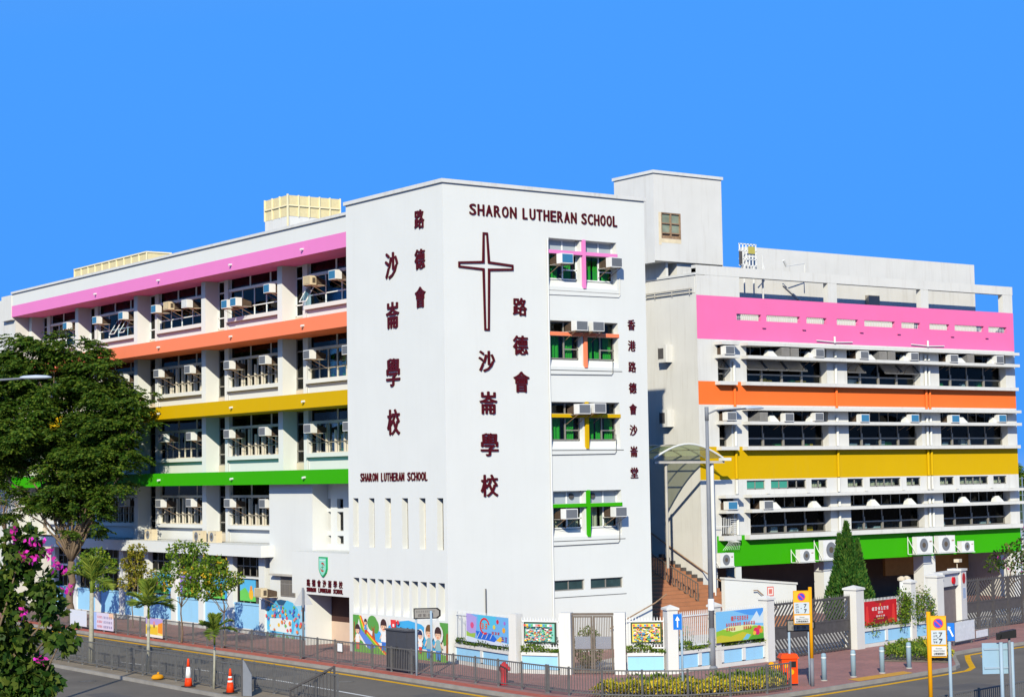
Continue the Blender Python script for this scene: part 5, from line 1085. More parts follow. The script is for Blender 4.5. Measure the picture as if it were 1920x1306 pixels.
r = thing('blue_road_sign', 'narrow blue sign with a white slanting arrow beside an amber sign', 'road sign', (-1.0, -27.75, -.12)); post(r, -1.15, -27.95, -.12, 3.2, .05, PB); tf = face_tf(-1.15, -27.95, math.radians(-50)); m = MB(tf); m.box(-.05, .16, 2.7, 3.22, .06, .08); m.build('plate', SIGNB, r); q = Print(tf, .081); q.shape((.85, .85, .85), [(-.03, 3.12), (.05, 3.1), (.03, 3.06), (.13, 2.84), (.09, 2.82), (.0, 3.03), (-.03, 3.0)]); q.build('arrow', r)
# backs of the big signs at the side road
r = thing('sign_back', 'square pale blue sign back on two poles beside the side road', 'road sign', (.1, -28.7, -.12)); tf = face_tf(.1, -28.75, AN)
for a in (.05, .38): p_ = tf(a, 0, 0); post(r, p_[0], p_[1], -.12, 2.62, .055, PB)
m = MB(tf); m.box(-.5, .46, 1.7, 2.6, -.09, -.07); m.build('plate', mat('sign_back_blue', (.27, .41, .52), .4, .04), r)
for z in (2.4, 1.85): m = MB(tf); m.box(-.45, .42, z, z+.05, -.068, -.04); m.build('stiffener', PB, r)
r = thing('traffic_camera', 'black box camera on top of a short pole', 'camera', (.55, -29.1, -.12)); tf = face_tf(.10, -28.82, AN); p_ = tf(.25, 0, 0); post(r, p_[0], p_[1], -.12, 2.75, .04, GREYP)
m = MB(tf); m.add([(-.05, 2.72, .14), (.42, 2.76, .14), (.42, 3.0, .14), (.0, 2.93, .14), (-.05, 2.72, -.1), (.42, 2.76, -.1), (.42, 3.0, -.1), (.0, 2.93, -.1)], [(0, 1, 2, 3), (4, 7, 6, 5), (3, 2, 6, 7), (1, 5, 6, 2), (0, 3, 7, 4), (0, 4, 5, 1)]); m.build('housing', SBLK, r); m = MB(tf); m.box(-.14, -.052, 2.7, 2.9, -.02, .1); m.build('lens_box', SBLK, r)
# triangle sign seen from behind
r = thing('warning_sign', 'grey back of a triangular road sign before the shirt mural', 'road sign', (-3.31, 6.33, 0)); post(r, -3.31, 6.33, 0, 3.05, .05); tf = face_tf(-3.31, 6.33, AN); m = MB(tf); m.extrude([(-.42, 2.3), (.42, 2.3), (.03, 3.02), (-.03, 3.02)], -.08, -.062); m.build('plate', mat('bare_aluminium', (.50, .51, .52), .35, .05, 3, metal=.4), r); m = MB(tf); m.box(-.03, .03, 1.6, 2.2, .05, .07); m.build('label_strip', SBLK, r)
# ---------------------------------------------------------------- small street furniture
RED = mat('hydrant_red', lin(205, 25, 40), .35, .05, 4)
r = thing('fire_hydrant', 'red fire hydrant behind the pavement railing', 'hydrant', (-3.0, -8.12, 0)); x, y = -3.0, -8.12; m = MB(); m.lathe((x, y, 0), [(.17, 0), (.17, .05), (.12, .07), (.12, .45), (.14, .47), (.14, .5)], 14); m.build('barrel', RED, r, True); m = MB(); m.lathe((x, y, .5), [(.13, 0), (.19, .04), (.19, .16), (.15, .24), (.07, .3), (.04, .34)], 14); m.build('bonnet', RED, r, True)
for s in (-1, 1): m = MB(); m.tube([(x+.1*s*.7, y-.1*s*.7, .58), (x+.24*s*.7, y-.24*s*.7, .58)], .075, 10); m.build('outlet', RED, r, True)
CAB = mat('cabinet_grey', (.062, .066, .08), .5, .08, 3)
r = thing('utility_cabinet', 'dark grey utility cabinet behind railings before the mural', 'cabinet', (-3.1, -1.3, 0)); m = MB(); m.box(-3.35, -2.85, -2.05, -.45, 0, 1.62); m.build('case', CAB, r); m = MB(); m.box(-3.40, -2.80, -2.1, -.4, 1.62, 1.68); m.build('top', CAB, r)
for k in range(2): m = MB(); m.box(-3.365, -3.35, -2.0+.78*k, -1.28+.78*k, .12, 1.55); dr = m.build('door', CAB, r); m = MB(); m.box(-3.40, -3.366, -1.36+.1*k, -1.32+.1*k, .85, 1.0); m.build('handle', SBLK, dr)
ORB = mat('bin_orange', lin(245, 75, 15), .45, .04, 3)
r = thing('litter_bin', 'orange roadside recycling bin with yellow discs', 'bin', (4.3, -15.7, 0)); x, y = 4.35, -15.55; tf = face_tf(x, y, AN); m = MB(tf); m.box(-.28, .30, .08, .98, -.25, .25); m.build('body', ORB, r); m = MB(tf); m.add([(-.33, .98, -.3), (.35, .98, -.3), (.35, .98, .3), (-.33, .98, .3), (-.26, 1.14, -.22), (.28, 1.14, -.22), (.28, 1.14, .22), (-.26, 1.14, .22)], [(0, 1, 5, 4), (1, 2, 6, 5), (2, 3, 7, 6), (3, 0, 4, 7), (4, 5, 6, 7), (3, 2, 1, 0)]); m.build('lid', ORB, r)
m = MB(tf); m.box(.02, .24, .66, .88, .251, .258); m.build('slot', SBLK, r); m = MB(tf); m.box(-.22, -.1, .18, .5, .251, .258); m.build('slot', SBLK, r); m = MB(tf); m.extrude(circ(.06, .5, .1, .1, 12), .252, .262); m.build('disc', OPOST, r); m = MB(tf); m.extrude(circ(-.14, .72, .08, .08, 12), .252, .262); m.build('disc', OPOST, r)
r = thing('ash_post', 'pair of yellow ash posts attached beside the orange bin', 'ash bin', (3.9, -15.6, 0)); tf = face_tf(3.75, -15.35, AN)
for a, h in ((0, .78), (.2, .72)): m = MB(tf); m.tube([(a, 0, 0), (a, h, 0)], .045, 8); m.extrude(circ(a-.04, h, .1, .1, 10), .0, .1); m.build('post', OPOST, r)
BOL = mat('bollard_blue_grey', (.25, .36, .43), .5, .06, 4)
pb = None
for k, (x, y) in enumerate(((6.33, -15.4), (8.0, -15.28), (9.75, -15.1), (11.8, -14.6))):
    if pb is None:
        pb = thing('bollard', 'pale blue-grey round bollard, first from the orange bin', 'bollard', (x, y, 0), 'bollards on the pavement corner'); m = MB(); m.lathe((x, y, 0), [(.095, 0), (.095, .94), (.085, .98), (.05, 1.01)], 14); m.build('shaft', BOL, pb, True); m = MB(); m.lathe((x, y, .8), [(.099, 0), (.099, .07)], 14); m.build('band', mat('bollard_band', (.55, .62, .64), .3), pb, True); m = MB(); m.lathe((x, y, 0), [(.12, 0), (.12, .03), (.097, .035)], 14); m.build('base_ring', CONC, pb)
    else: dup(pb, (x, y, 0), 0, 'pale blue-grey round bollard, %s from the orange bin' % NTH[k])
CONEO = mat('cone_orange', lin(250, 70, 25), .5, .05, 4); CONEW = mat('cone_white_sleeve', (.78, .78, .76), .4, .05, 4); RUB = mat('black_rubber', (.03, .03, .03), .7)
def cone(x, y, z, h, label, bands):
    r = thing('traffic_cone', label, 'traffic cone', (x, y, z)); m = MB(); m.box(x-.2, x+.2, y-.2, y+.2, z, z+.05); m.build('base', RUB, r); f = lambda t: .155*(1-t)+.03*t
    for (t0, t1, mm, nm) in bands: m = MB(); m.lathe((x, y, z+.05), [(f(t0), h*t0), (f(t1), h*t1)], 14); m.build(nm, mm, r, True)
cone(-12.05, -.3, -.012, 1.02, 'orange traffic cone with one broad white sleeve on the reserve kerb', ((0, .3, CONEO, 'body'), (.3, .7, CONEW, 'sleeve'), (.7, 1, CONEO, 'tip')))
cone(-11.85, -3.3, -.012, .85, 'slim orange traffic cone with two narrow white bands', ((0, .42, CONEO, 'body'), (.42, .5, CONEW, 'sleeve'), (.5, .6, CONEO, 'body'), (.6, .68, CONEW, 'sleeve'), (.68, 1, CONEO, 'tip')))
r = thing('yellow_sandbag', 'small yellow sandbag lying against the reserve railing', 'sandbag', (-11.9, 3.0, -.012)); m = MB(); m.lathe((-11.75, 3.0, -.012), [(.05, 0), (.24, .04), (.27, .1), (.2, .19), (.06, .22)], 10, sy=.7); m.build('bag', mat('yellow_sack', lin(215, 150, 30), .8, .15, 5), r, True); m = MB(); m.tube([(-11.75, 3.0, .2), (-11.7, 3.02, .27)], .04, 6); m.build('tied_neck', MATS['yellow_sack'], r)
# crowd barrier with white sheets by the far gate
r = thing('crowd_barrier', 'steel crowd barrier with white sheets before the slatted gate', 'barrier', (21.9, -9.1, 0)); tf, L_ = run_tf((20.1, -9.7), (23.7, -8.6)); m = MB(tf)
for a in (0, L_/2-.03, L_/2+.03, L_): m.bar((a, 0, 0), (a, 1.08, 0), .04)
for z in (.15, 1.06): m.bar((0, z, 0), (L_, z, 0), .035)
for k in range(1, 24): m.bar((L_*k/24, .15, 0), (L_*k/24, 1.06, 0), .014)
m.build('frame', GREYF, r); m = MB(tf); m.box(.08, L_*.58, .18, 1.02, .03, .036); m.build('sheet', mat('corrugated_white_sheet', (.66, .69, .72), .4, .1, 6), r); m = MB(tf); m.box(L_*.62, L_*.97, .18, .5, .03, .036); m.build('sheet', MATS['corrugated_white_sheet'], r)
r = thing('wire_barrier', 'steel wire barrier beside the crowd barrier', 'barrier', (25, -8, 0)); tf, L_ = run_tf((24.0, -8.4), (26.5, -7.5)); m = MB(tf)
for k in range(0, 15): m.bar((L_*k/14, .1, 0), (L_*k/14, 1.0, 0), .016)
for z in (.1, 1.0): m.bar((0, z, 0), (L_, z, 0), .035)
m.build('frame', GREYF, r)
r = thing('black_board', 'dark leaning board standing in the shrubs behind the amber sign', 'board', (16.2, -12.2, 0)); m = MB(face_tf(16.0, -12.4, AN)); m.extrude([(-.1, 0), (.45, 0), (.35, 1.0), (.15, 1.3), (-.05, 1.2)], 0, .03); m.build('panel', DGREY, r); m = MB(face_tf(16.0, -12.4, AN)); m.bar((.1, 0, -.3), (.1, 1.0, -.02), .03); m.build('prop', GREYF, r)
# ================================================================ vegetation
RV = np.array([.809, -.588, 0.]); FV = np.array([.588, .809, 0.])      # sideways and away, seen from the street
BARK = mat('grey_brown_bark', (.17, .125, .085), .9, .25, 6, .4)
PALMT = mat('palm_trunk', (.34, .33, .26), .85, .2, 8, .3)
LFD = mat('flame_tree_leaf', (.058, .125, .013), .55, .3, .5, island=.65, transl=.38)
LFB = mat('bauhinia_leaf', (.055, .11, .016), .5, .2, 2, island=.5, transl=.35)
LFY = mat('yellowing_leaf', (.26, .26, .025), .55, .2, 2, island=.5, transl=.35)
LFG = mat('fresh_green_leaf', (.12, .22, .02), .55, .2, 2, island=.5, transl=.35)
LFP = mat('palm_leaf', (.17, .25, .035), .5, .2, 2, island=.4, transl=.35)
LFC = mat('conifer_scale_leaf', (.04, .12, .018), .7, .25, 2, island=.5, transl=.15)
LFS = mat('variegated_shrub_leaf', (.48, .45, .03), .5, .2, 2, island=.6, transl=.3)
LFS2 = mat('green_shrub_leaf', (.12, .21, .025), .5, .2, 2, island=.6, transl=.3)
FLP = mat('magenta_petal', (.72, .035, .40), .5, .1, 3, island=.35, transl=.3)
FLY = mat('yellow_petal', (.75, .50, .03), .5, .1, 3, island=.2, transl=.3)
def unit(v): return v/np.maximum(np.linalg.norm(v, axis=-1, keepdims=True), 1e-9)
def leaves(name, P, D, L, W, m, parent, N=None, kind='stuff'):
    """many leaf blades: P base, D axis, L length, W width (arrays)"""
    n = len(P); off = np.array(ORG.get(parent.name, Vector())) if parent else np.zeros(3)
    D = unit(D); R_ = RNG.normal(size=(n, 3)) if N is None else np.cross(D, N)
    S = unit(R_-(R_*D).sum(1, keepdims=True)*D); U = np.cross(S, D)
    L = np.broadcast_to(L, n)[:, None]; W = np.broadcast_to(W, n)[:, None]
    V = np.stack([P, P+D*L*.5+S*W*.5+U*W*.12, P+D*L, P+D*L*.5-S*W*.5+U*W*.12], 1).reshape(-1, 3)-off
    me = bpy.data.meshes.new(name); me.vertices.add(4*n); me.vertices.foreach_set('co', V.astype(np.float32).ravel())
    me.loops.add(4*n); me.loops.foreach_set('vertex_index', np.arange(4*n, dtype=np.int32)); me.polygons.add(n)
    me.polygons.foreach_set('loop_start', np.arange(0, 4*n, 4, dtype=np.int32)); me.polygons.foreach_set('loop_total', np.full(n, 4, dtype=np.int32)); me.update(calc_edges=True)
    me.materials.append(m); o = bpy.data.objects.new(name, me); COL.objects.link(o)
    if parent: o.parent = parent
    if kind: o['kind'] = kind
    return o
def shell(c, r, n, inner=.55, squash=1.0, updown=0.0):
    d = unit(RNG.normal(size=(n, 3))); d[:, 2] = d[:, 2]*squash; rad = r*(inner+(1-inner)*RNG.random(n)**.6)
    return np.array(c)+d*rad[:, None], d
def fronds(P, D, length, pairs, leaf, wid):
    """feathered leaves: expands frond bases into leaflets"""
    D = unit(D); n = len(P); up = np.array([0, 0, 1.]); S = unit(np.cross(D, up)+1e-6); Ps = []; Ds = []
    for k in range(pairs):
        t = (k+.6)/pairs; base = P+D*(length*t)[:, None]-up*(length*t*t*.35)[:, None]
        for s in (-1, 1): Ps.append(base); Ds.append(S*s+D*.55-up*.25+RNG.normal(size=(n, 3))*.12)
    Ps = np.concatenate(Ps); Ds = np.concatenate(Ds); m = len(Ps)
    return Ps, Ds, leaf*(.75+.5*RNG.random(m)), np.full(m, wid)
def limb(mb, p, q, r0, r1, wob=.15, n=5, seed=0):
    rr = random.Random(seed); p = Vector(p); q = Vector(q); pts = []; rs = []
    for k in range(n+1):
        t = k/n; w_ = wob*math.sin(math.pi*t)*(q-p).length*.3; pts.append(p.lerp(q, t)+Vector((rr.uniform(-1, 1), rr.uniform(-1, 1), rr.uniform(-.3, .3)))*w_); rs.append(r0+(r1-r0)*t)
    mb.tube(pts, rs, 8)
def W3(base, lat, dep, z):
    if lat > 0 and z > 4: lat *= .78; dep = dep-.66*lat      # limbs lean out to the street, clear of the facade
    return np.array([base[0], base[1], 0])+RV*lat+FV*dep+np.array([0, 0, z])
def feather_tree(base, blobs, label, name='flame_tree', tr=.24, dens=88, fork=3.4, group=None, leafm=None):
    r = thing(name, label, 'tree', (*base, 0), group); t = MB(); fk = W3(base, .0, 0, fork)
    limb(t, (*base, 0), fk, tr, tr*.8, .12, 6, 3)
    for i, (la, de, z, rad) in enumerate(blobs): c = W3(base, la, de, z); mid = Vector(fk).lerp(Vector(c), .5)+Vector((0, 0, .5)); limb(t, fk, mid, tr*.32, tr*.2, .25, 4, i); limb(t, mid, c, tr*.2, .03, .3, 4, i+50)
    t.build('trunk', BARK, r, True)
    PP = []; DD = []
    for la, de, z, rad in blobs:      # flat layered sprays over each limb's end, with gaps between them
        cc = W3(base, la, de, z); sc_, sd_ = shell(cc, rad, max(5, int(8*rad*rad**.5)), .45, .95)
        for c0, d0 in zip(sc_, sd_):
            rr_ = rad*RNG.uniform(.28, .5); p, d = shell(c0, rr_, int(dens*rr_*rr_*1.25), .1, .5); p[:, 2] -= .2*np.hypot(p[:, 0]-c0[0], p[:, 1]-c0[1])
            d2 = d+d0*.5+RNG.normal(size=d.shape)*.35; d2[:, 2] = d2[:, 2]*.3-.05; PP.append(p); DD.append(d2)
    P = np.concatenate(PP); D = np.concatenate(DD); keep = P[:, 2] > 2.6; P, D = P[keep], D[keep]
    ln = .40+.25*RNG.random(len(P)); a, b, l, w = fronds(P, D, ln, 7, .19, .085); leaves('crown', a, b, l, w, leafm or LFD, r); return r
feather_tree((-2.2, 34.2), [(-.9, 0, 15.6, 1.2), (-2.6, .5, 14.9, 1.4), (.6, -.4, 14.9, 1.3), (1.7, 0, 14.0, 1.3), (-3.9, 0, 13.6, 1.5), (-1.6, -.8, 13.4, 1.7), (.6, .4, 12.8, 1.7), (2.7, -.2, 12.9, 1.3), (3.9, .2, 12.5, 1.15), (4.9, 0, 12.0, .95), (5.7, 0, 12.2, .8), (5.6, .2, 11.2, .85), (4.8, 0, 9.6, .9), (3.9, .1, 8.0, .9), (2.6, 0, 14.1, 1.0), (-4.4, .2, 11.3, 1.6), (-2.6, -1, 11.2, 1.8), (-.2, -.6, 10.9, 1.8), (2.0, .3, 11.0, 1.6), (3.8, -.2, 10.8, 1.25), (4.9, .1, 10.7, .9),
             (-4.2, 0, 8.9, 1.6), (-2.0, .6, 8.8, 1.8), (.3, -.7, 8.7, 1.8), (2.2, 0, 9.1, 1.5), (3.7, .2, 9.2, 1.1), (-3.2, 0, 6.7, 1.3), (-.9, .2, 6.9, 1.4), (1.2, -.3, 6.7, 1.3), (2.7, 0, 7.3, 1.0), (1.9, .2, 5.6, .8), (-.2, 0, 5.3, .8)],
             'big dark green feathery tree covering the end of the classroom wing')
feather_tree((.5, 51.2), [(-1, 0, 9.5, 1.7), (.4, .4, 10.8, 1.5), (-1.6, -.4, 12.2, 1.7), (.2, 0, 7.9, 1.0), (-.6, 0, 14, 1.4)], 'thin dark tree standing past the big feathery tree', tr=.14, fork=4.6, dens=75)
def leafy_tree(base, blobs, label, name, leafm, n_per, size, trunk=.05, fork=1.6, flowers=None, fl_n=0, fsize=.09, lean=0, group=None, inner=.4, bark=None):
    r = thing(name, label, 'tree', (*base, 0), group); t = MB(); fk = W3(base, lean, 0, fork); limb(t, (*base, -.1), fk, trunk, trunk*.7, .12, 6, 9)
    for i, (la, de, z, rad) in enumerate(blobs): limb(t, fk, W3(base, la, de, z), trunk*.55, trunk*.15, .3, 5, i+20)
    t.build('trunk', bark or BARK, r, True); PP = []; DD = []
    for la, de, z, rad in blobs: p, d = shell(W3(base, la, de, z), rad, int(n_per*rad*rad), inner, .75); d = d+RNG.normal(size=d.shape)*.7; d[:, 2] -= .35; PP.append(p); DD.append(d)
    P = np.concatenate(PP); D = np.concatenate(DD); leaves('crown', P, D, size*(.7+.6*RNG.random(len(P))), size*.62*(.7+.6*RNG.random(len(P))), leafm, r)
    if flowers:
        c = []
        for la, de, z, rad in blobs: p, d = shell(W3(base, la, de, z), rad*1.08, max(2, int(fl_n*rad*rad)), .92, .8); c.append(p)
        c = np.concatenate(c); P = np.repeat(c, 6, 0)+RNG.normal(size=(len(c)*6, 3))*fsize*.25; leaves('flowers', P, RNG.normal(size=P.shape)+np.array([0, 0, .4]), fsize*(.8+.5*RNG.random(len(P))), fsize*.6, flowers, r)
    return r
leafy_tree((-3.66, 17.5), [(.1, 0, 4.3, .75), (-.5, .1, 3.4, .6), (.8, -.1, 3.5, .6), (1.2, .2, 4.6, .45), (-.9, 0, 2.9, .5), (.3, .2, 2.6, .6)], 'slender young tree with fresh green leaves behind the pavement railing', 'street_tree', LFG, 950, .16, .045, 1.7, FLY, 3, .07)
leafy_tree((-3.37, 13.6), [(-.6, 0, 3.7, .8), (-1.3, .1, 3.2, .65), (-.2, -.1, 3.0, .75), (-.9, .2, 2.6, .55), (.5, 0, 3.2, .45)], 'young tree full of small yellow flowers before the painted boards', 'street_tree', LFG, 950, .16, .045, 1.6, FLY, 26, .09)
leafy_tree((-1.3, 28.2), [(.1, 0, 3.4, .7), (.7, .1, 2.7, .65), (-.3, 0, 2.4, .5), (.4, 0, 4.1, .5), (.8, 0, 1.7, .4)], 'small yellowing tree against the pale blue wall', 'street_tree', LFY, 950, .15, .04, 1.2)
leafy_tree((-1.8, 32.5), [(.2, 0, 3.6, .8), (.9, 0, 3.2, .6), (-.5, .1, 3.1, .5), (.6, 0, 2.2, .6)], 'small green tree leaning over the pale blue wall by the palms', 'street_tree', LFG, 900, .16, .04, 1.2)
# palms on the reserve
def palm(base, h, fl, n, label, trunk=.12, seed=1):
    rr = np.random.default_rng(seed); r = thing('palm_tree', label, 'palm tree', (*base, -.012), 'palms on the central reserve'); t = MB(); t.tube([(*base, -.02), (base[0]+.03, base[1], h*.5), (base[0]+.05, base[1]+.02, h)], [trunk, trunk*.75, trunk*.62], 10); t.build('trunk', PALMT, r, True)
    s = MB(); top = np.array([base[0]+.05, base[1]+.02, h]); s.tube([tuple(top), tuple(top+[0, 0, .35]), tuple(top+[.02, 0, .62])], [trunk*.62, trunk*.55, trunk*.25], 8); s.build('crownshaft', LFP, r, True)
    top = top+np.array([0, 0, .5]); fb = MB(); PP = []; DD = []; LL = []
    for k in range(n):
        a = 2*math.pi*k/n*2.4+rr.uniform(-.3, .3); el = rr.uniform(.3, 1.15) if k % 3 else 1.47; d = np.array([math.cos(a)*math.cos(el), math.sin(a)*math.cos(el), math.sin(el)]); L_ = fl*rr.uniform(.8, 1.1); pts = []
        for j in range(9): u = j/8; pts.append(top+d*L_*u+np.array([0, 0, -1])*L_*.55*u*u*(1.2-.5*math.sin(el)))
        fb.tube([tuple(p) for p in pts], [.018*(1-.8*j/8) for j in range(9)], 5)
        for j in range(2, 40):
            u = j/40; i = min(int(u*8), 7); p = pts[i]+(pts[i+1]-pts[i])*(u*8-i); tg = unit(pts[i+1]-pts[i]); sd = unit(np.cross(tg, [0, 0, 1.])+1e-6)
            for sg in (-1, 1): PP.append(p); DD.append(sd*sg+tg*.8+np.array([0, 0, .12])+rr.normal(size=3)*.08); LL.append(fl*.36*math.sin(math.pi*min(1, u*.9+.12)))
    fb.build('frond_stalks', LFP, r); P = np.array(PP); leaves('fronds', P, np.array(DD), np.array(LL), .055, LFP, r)
palm((-10.95, 11.3), 3.0, 1.75, 13, 'tallest palm on the central reserve with a grey trunk', .14, 4)
palm((-11.05, 5.4), 2.2, 1.65, 12, 'palm with an upright spear leaf between two other palms', .09, 7)
palm((-11.6, -1.5), 1.6, 1.15, 10, 'small palm beside the traffic cones', .06, 9)
# foreground bauhinia
BB = [(-34.24, -40.1, 6.57), (-33.95, -40.32, 6.3), (-34.29, -40.02, 6.05), (-33.85, -40.37, 6.0), (-34.16, -40.08, 5.61), (-33.72, -40.45, 5.56), (-34.3, -39.94, 5.17), (-34.03, -40.13, 5.13), (-33.92, -40.23, 4.94), (-34.26, -39.94, 4.8), (-34.65, -39.75, 5.91), (-34.62, -39.7, 5.1), (-34.5, -39.9, 6.3), (-34.2, -40.2, 6.85), (-34.4, -39.95, 5.6), (-34.35, -39.9, 5.3), (-34.15, -40.05, 5.0), (-34.1, -40.0, 4.4), (-34.6, -39.6, 4.2)]
r = thing('bauhinia_tree', 'dark leafy tree with pink blossoms overhanging the near road', 'tree', (-34.9, -39.4, -.12)); t = MB(); fk = Vector((-34.6, -39.7, 3.4)); limb(t, (-34.9, -39.4, -.12), fk, .12, .09, .1, 5, 2)
for i, c in enumerate(BB): limb(t, fk, c, .035, .008, .25, 5, i)
t.build('trunk', BARK, r, True); PP = []; DD = []
for i, c in enumerate(BB): rad = .30 if i > 8 else .24; p, d = shell(c, rad, 260 if i > 5 else 110, .1, .9); PP.append(p); DD.append(d*.6+RNG.normal(size=d.shape)*.6+np.array([0, 0, -.5]))
P = np.concatenate(PP); D = unit(np.concatenate(DD)); n = len(P); S = unit(np.cross(D, RNG.normal(size=(n, 3))))
for s in (-1, 1): leaves('crown', P, D+S*s*.34, .125*(.8+.4*RNG.random(n)), .085, LFB, r, N=np.cross(S, D))
fc = np.array([(-34.0, -40.26, 6.72), (-33.87, -40.34, 6.62), (-33.8, -40.4, 6.5), (-33.74, -40.46, 6.36), (-33.66, -40.5, 6.3), (-34.0, -40.3, 6.45), (-34.13, -40.24, 6.5), (-33.6, -40.52, 6.0), (-34.1, -40.2, 5.72), (-33.95, -40.3, 5.1), (-34.28, -40.2, 6.8), (-33.92, -40.36, 6.56)])
fc = fc[:11]+np.array([-.16, -.24, .2]); P = np.repeat(fc, 11, 0)+RNG.normal(size=(len(fc)*11, 3))*.035; leaves('flowers', P, RNG.normal(size=P.shape)+np.array([0, 0, .3]), .085, .05, FLP, r)
leafy_tree((34.2, -1.2), [(.0, 0, 3.2, .8), (-.7, 0, 2.8, .55), (.9, 0, 3.5, .8), (1.6, 0, 3.0, .8), (.6, 0, 2.5, .5), (1.7, .2, 4.5, .6)], 'small pink-flowered tree leaning over the dark slatted gate', 'bauhinia_tree', LFB, 260, .2, .06, 1.5, FLP, 5, .14)
# conifer: three spires of short upright sprays
r = thing('conifer', 'dense green conifer with several pointed tips before the hall wing', 'tree', (25.3, 1.4, 0)); t = MB(); PP = []; DD = []
for la, de, z0, z1, rad in ((-.12, 0, .3, 5.1, .72), (-.48, .1, .3, 4.5, .5), (.38, -.1, .3, 4.2, .55), (-.1, -.35, .2, 3.6, .9), (.6, .1, .2, 2.9, .65), (-.7, 0, .2, 2.8, .65), (.05, -.2, .2, 4.3, .75)):
    b = W3((25.3, 1.4), la, de, 0); limb(t, tuple(b), tuple(b+[0, 0, z1-.3]), .06, .01, .02, 4, 1); n = int(3400*rad)
    h = RNG.random(n)**.8; a = RNG.random(n)*2*math.pi; prof = rad*np.where(h < .35, .8+.57*h, 1.0-(h-.35)/.65)*(.75+.3*RNG.random(n)); p = b+np.stack([np.cos(a)*prof, np.sin(a)*prof, z0+(z1-z0)*h], 1); PP.append(p); DD.append(np.stack([np.cos(a)*.5, np.sin(a)*.5, np.full(n, .9)], 1)+RNG.normal(size=(n, 3))*.25)
t.build('trunk', BARK, r); P = np.concatenate(PP); leaves('crown', P, np.concatenate(DD), .20*(.7+.6*RNG.random(len(P))), .085, LFC, r)
# shrub beds
def bed(poly_pts, h, n, m, name, label, size=.13, cat='shrubs', z=0):
    A = np.array(poly_pts); mn, mx = A.min(0), A.max(0); pts = []
    def inside(p):
        c = False
        for (x0, y0), (x1, y1) in zip(poly_pts, poly_pts[1:]+poly_pts[:1]):
            if (y0 > p[1]) != (y1 > p[1]) and p[0] < (x1-x0)*(p[1]-y0)/(y1-y0)+x0: c = not c
        return c
    while len(pts) < n:
        p = RNG.random(2)*(mx-mn)+mn
        if inside(p): pts.append(p)
    pts = np.array(pts); hh = h*(.75+.25*np.sin(pts[:, 0]*5.1)*np.cos(pts[:, 1]*4.3))*RNG.random(n)**.35; P = np.concatenate([pts, z+.03+hh[:, None]], 1); D = RNG.normal(size=(n, 3))*.6+np.array([0, 0, .75]); o = leaves(name, P, D, size*(.7+.6*RNG.random(n)), size*.5, m, None); o['label'] = label; o['category'] = cat; return o
BEDP = [(-2.9, -13.2), (-2.3, -14.6), (-1.3, -15.7), (.3, -16.35), (2.2, -16.5), (3.5, -16.3), (4.2, -15.2), (2.6, -14.9), (.8, -14.6), (-.6, -13.8), (-1.6, -12.8)]
struct(MB().poly([(x, y, .012) for x, y in BEDP]).build('planting_bed', MEDM)); bed(BEDP, .44, 9000, LFS, 'yellow_shrubs', 'bed of yellow variegated shrubs behind the curving railing'); bed(BEDP[5:], .62, 2600, LFS2, 'green_shrubs', 'green shoots growing among the yellow shrubs at the pavement corner')
B2 = [(13.0, -12.0), (14.5, -14.4), (17.4, -11.7), (18.2, -10.2), (16.6, -9.6)]
struct(MB().poly([(x, y, .012) for x, y in B2]).build('planting_bed', MEDM)); bed(B2, .55, 3600, LFS2, 'green_shrubs', 'low green shrub bed beside the bollards'); bed([(14.2, -13.6), (14.6, -14.4), (17.2, -11.8), (16.4, -11.3)], .6, 1500, LFS, 'yellow_shrubs', 'yellow shrubs at the tip of the bed by the side road', .16)
# planter growth along the boundary walls
def strip_plants(tf, L_, z0, h, n, label, m=LFS2, a0=0, a1=None, size=.12, spread=.13, name='planter_plants'):
    a = a0+RNG.random(n)*((a1 or L_)-a0); b = z0+h*RNG.random(n)**.8*(.6+.4*np.sin(a*3.3)); c = (RNG.random(n)-.5)*2*spread; P = np.array([tf(x, y, z) for x, y, z in zip(a, b, c)]); D = RNG.normal(size=(n, 3))*.7+np.array([0, 0, .5])
    o = leaves(name, P, D, size*(.7+.6*RNG.random(n)), size*.45, m, None); o['label'] = label; o['category'] = 'plants'
strip_plants(tf1, L1_, .82, .22, 900, 'low green plants along the wall under the bright blue banner', LFB)
strip_plants(tf2, L2_, .82, .3, 700, 'green hedge on the short wall left of the brown gate')
strip_plants(tf3, L3_, .82, .3, 600, 'green hedge on the short wall right of the brown gate')
strip_plants(tf4, L4_, .82, .35, 1500, 'leafy plants along the wall under the landscape banner')
strip_plants(tf5, L5_, .82, .3, 800, 'green plants along the wall under the red banner')
def bush(x, y, r_, h, n, label, m=LFG, size=.12, z=0):
    p, d = shell((x, y, z+h*.5), 1, n, .35); p = np.array([x, y, z+h*.5])+(p-np.array([x, y, z+h*.5]))*np.array([r_, r_, h*.5]); t = thing('bush', label, 'bush', (x, y, z)); s = MB()
    for k in range(5): limb(s, (x, y, z), (x+r_*.5*math.cos(k*1.3), y+r_*.5*math.sin(k*1.3), z+h*.7), .02, .006, .1, 3, k)
    s.build('stems', BARK, t); leaves('foliage', p, d+RNG.normal(size=d.shape)*.5, size*(.7+.6*RNG.random(n)), size*.45, m, t)
bush(3.0, -5.6, .55, 1.65, 1500, 'round green bush seen through the brown gate'); bush(1.0, -5.4, .7, 1.5, 900, 'dark bush behind the framed picture left of the gate', LFS2); bush(4.6, -8.3, .5, 1.7, 700, 'sparse bush behind the fence pickets beside the arrow sign', LFG); bush(5.9, -8.2, .35, 1.6, 350, 'small bush behind the fence near the lamp post', LFG)
bush(17.6, -6.6, .8, 1.6, 1200, 'bush climbing through the fence behind the red banner', LFS2)
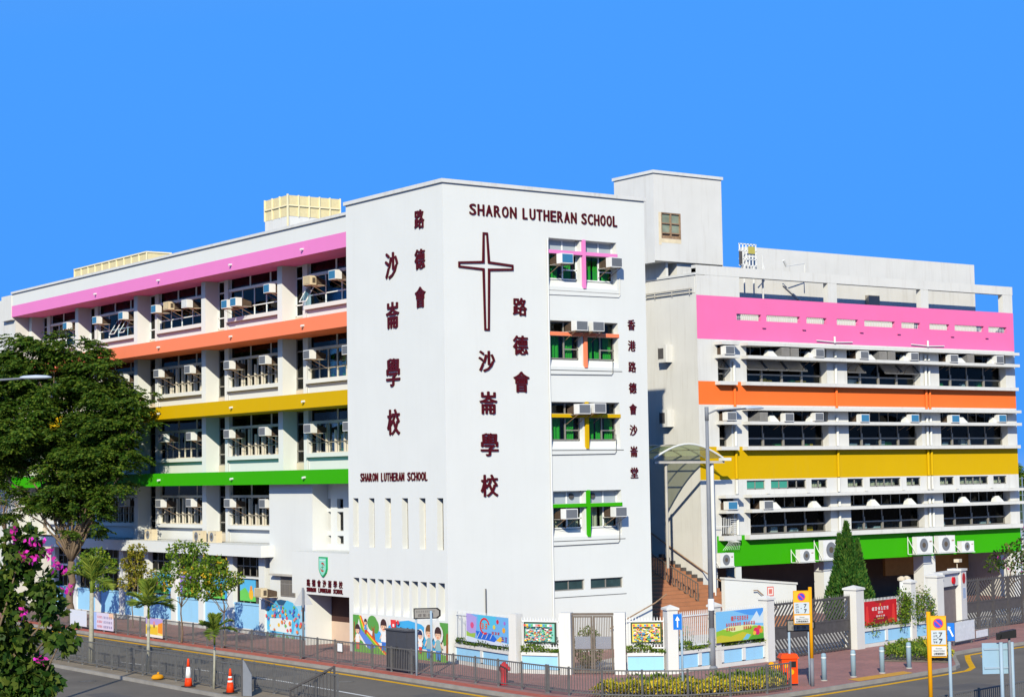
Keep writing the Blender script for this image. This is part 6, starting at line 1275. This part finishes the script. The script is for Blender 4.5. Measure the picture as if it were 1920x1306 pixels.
# creeper spilling over the right fence
cp_ = thing('creeper', 'straggling creeper spilling over the pickets past the red banner', 'creeper', (20.3, -6.6, 0)); s = MB(tf5); PP = []
for k in range(26):
    a = random.uniform(3.2, 6.2); b = random.uniform(1.7, 2.35); pts = [(a, b, .05)]
    for j in range(6): a += random.uniform(-.22, .22); b -= random.uniform(.05, .28); pts.append((a, b, .06+random.uniform(0, .12)))
    s.tube(pts, .012, 4); PP += [tf5(*p) for p in pts for _ in range(11)]
s.build('stems', BARK, cp_); P = np.array(PP)+RNG.normal(size=(len(PP), 3))*.11; leaves('foliage', P, RNG.normal(size=P.shape)+np.array([0, -.3, 0]), .12*(.7+.6*RNG.random(len(P))), .065, LFG, cp_)
# sunlit yard and the white neighbour beyond the gates
struct(MB().poly([(4.3, -9.3, .01), (9.7, -8.5, .01), (16, -7.3, .01), (23, -5.9, .01), (32, -3.7, .01), (60, -1, .01), (60, 7.9, .01), (11.3, 3.0, .01), (11.3, -.5, .01), (2.5, -5, .01)]).build('school_yard', mat('yard_concrete', (.46, .44, .40), .9, .1, 1, .1)))
NB = thing('neighbour_block', 'low white block beyond the end of the hall wing', 'building', (54, 12, 0)); MB().box(47.2, 62, 10, 16, 0, 3.4).build('wall', WHITE2, NB); MB().box(47.1, 62, 9.9, 16.1, 3.4, 3.6).build('coping', COPING, NB)
nt_ = MB()
for k in range(22): nt_.bar((47.6+.35*k, 9, 0), (47.6+.35*k, 9, 7.2), .05)
for k in range(14): nt_.bar((47.6, 9, .6+.5*k), (55, 9, .6+.5*k), .03)
NF = thing('sports_fence', 'tall blue-grey mesh fence past the hall wing', 'fence', (51, 9, 0)); nt_.build('mesh', mat('blue_grey_mesh', (.20, .27, .36), .5), NF)
# trees on the slope at the far right
for k, (x, y, h) in enumerate(((150, 95, 9.5), (163, 88, 8.5))):
    feather_tree((x, y), [(0, 0, h-2.2, 2.6), (2, .5, h-3.2, 2.4), (-2, 0, h-3.4, 2.4), (.5, -1, h-5, 2.6)], ['round green tree far beyond the hall wing', 'second green tree far beyond the hall wing'][k], 'distant_tree', .25, 60, 2.5, leafm=LFG)
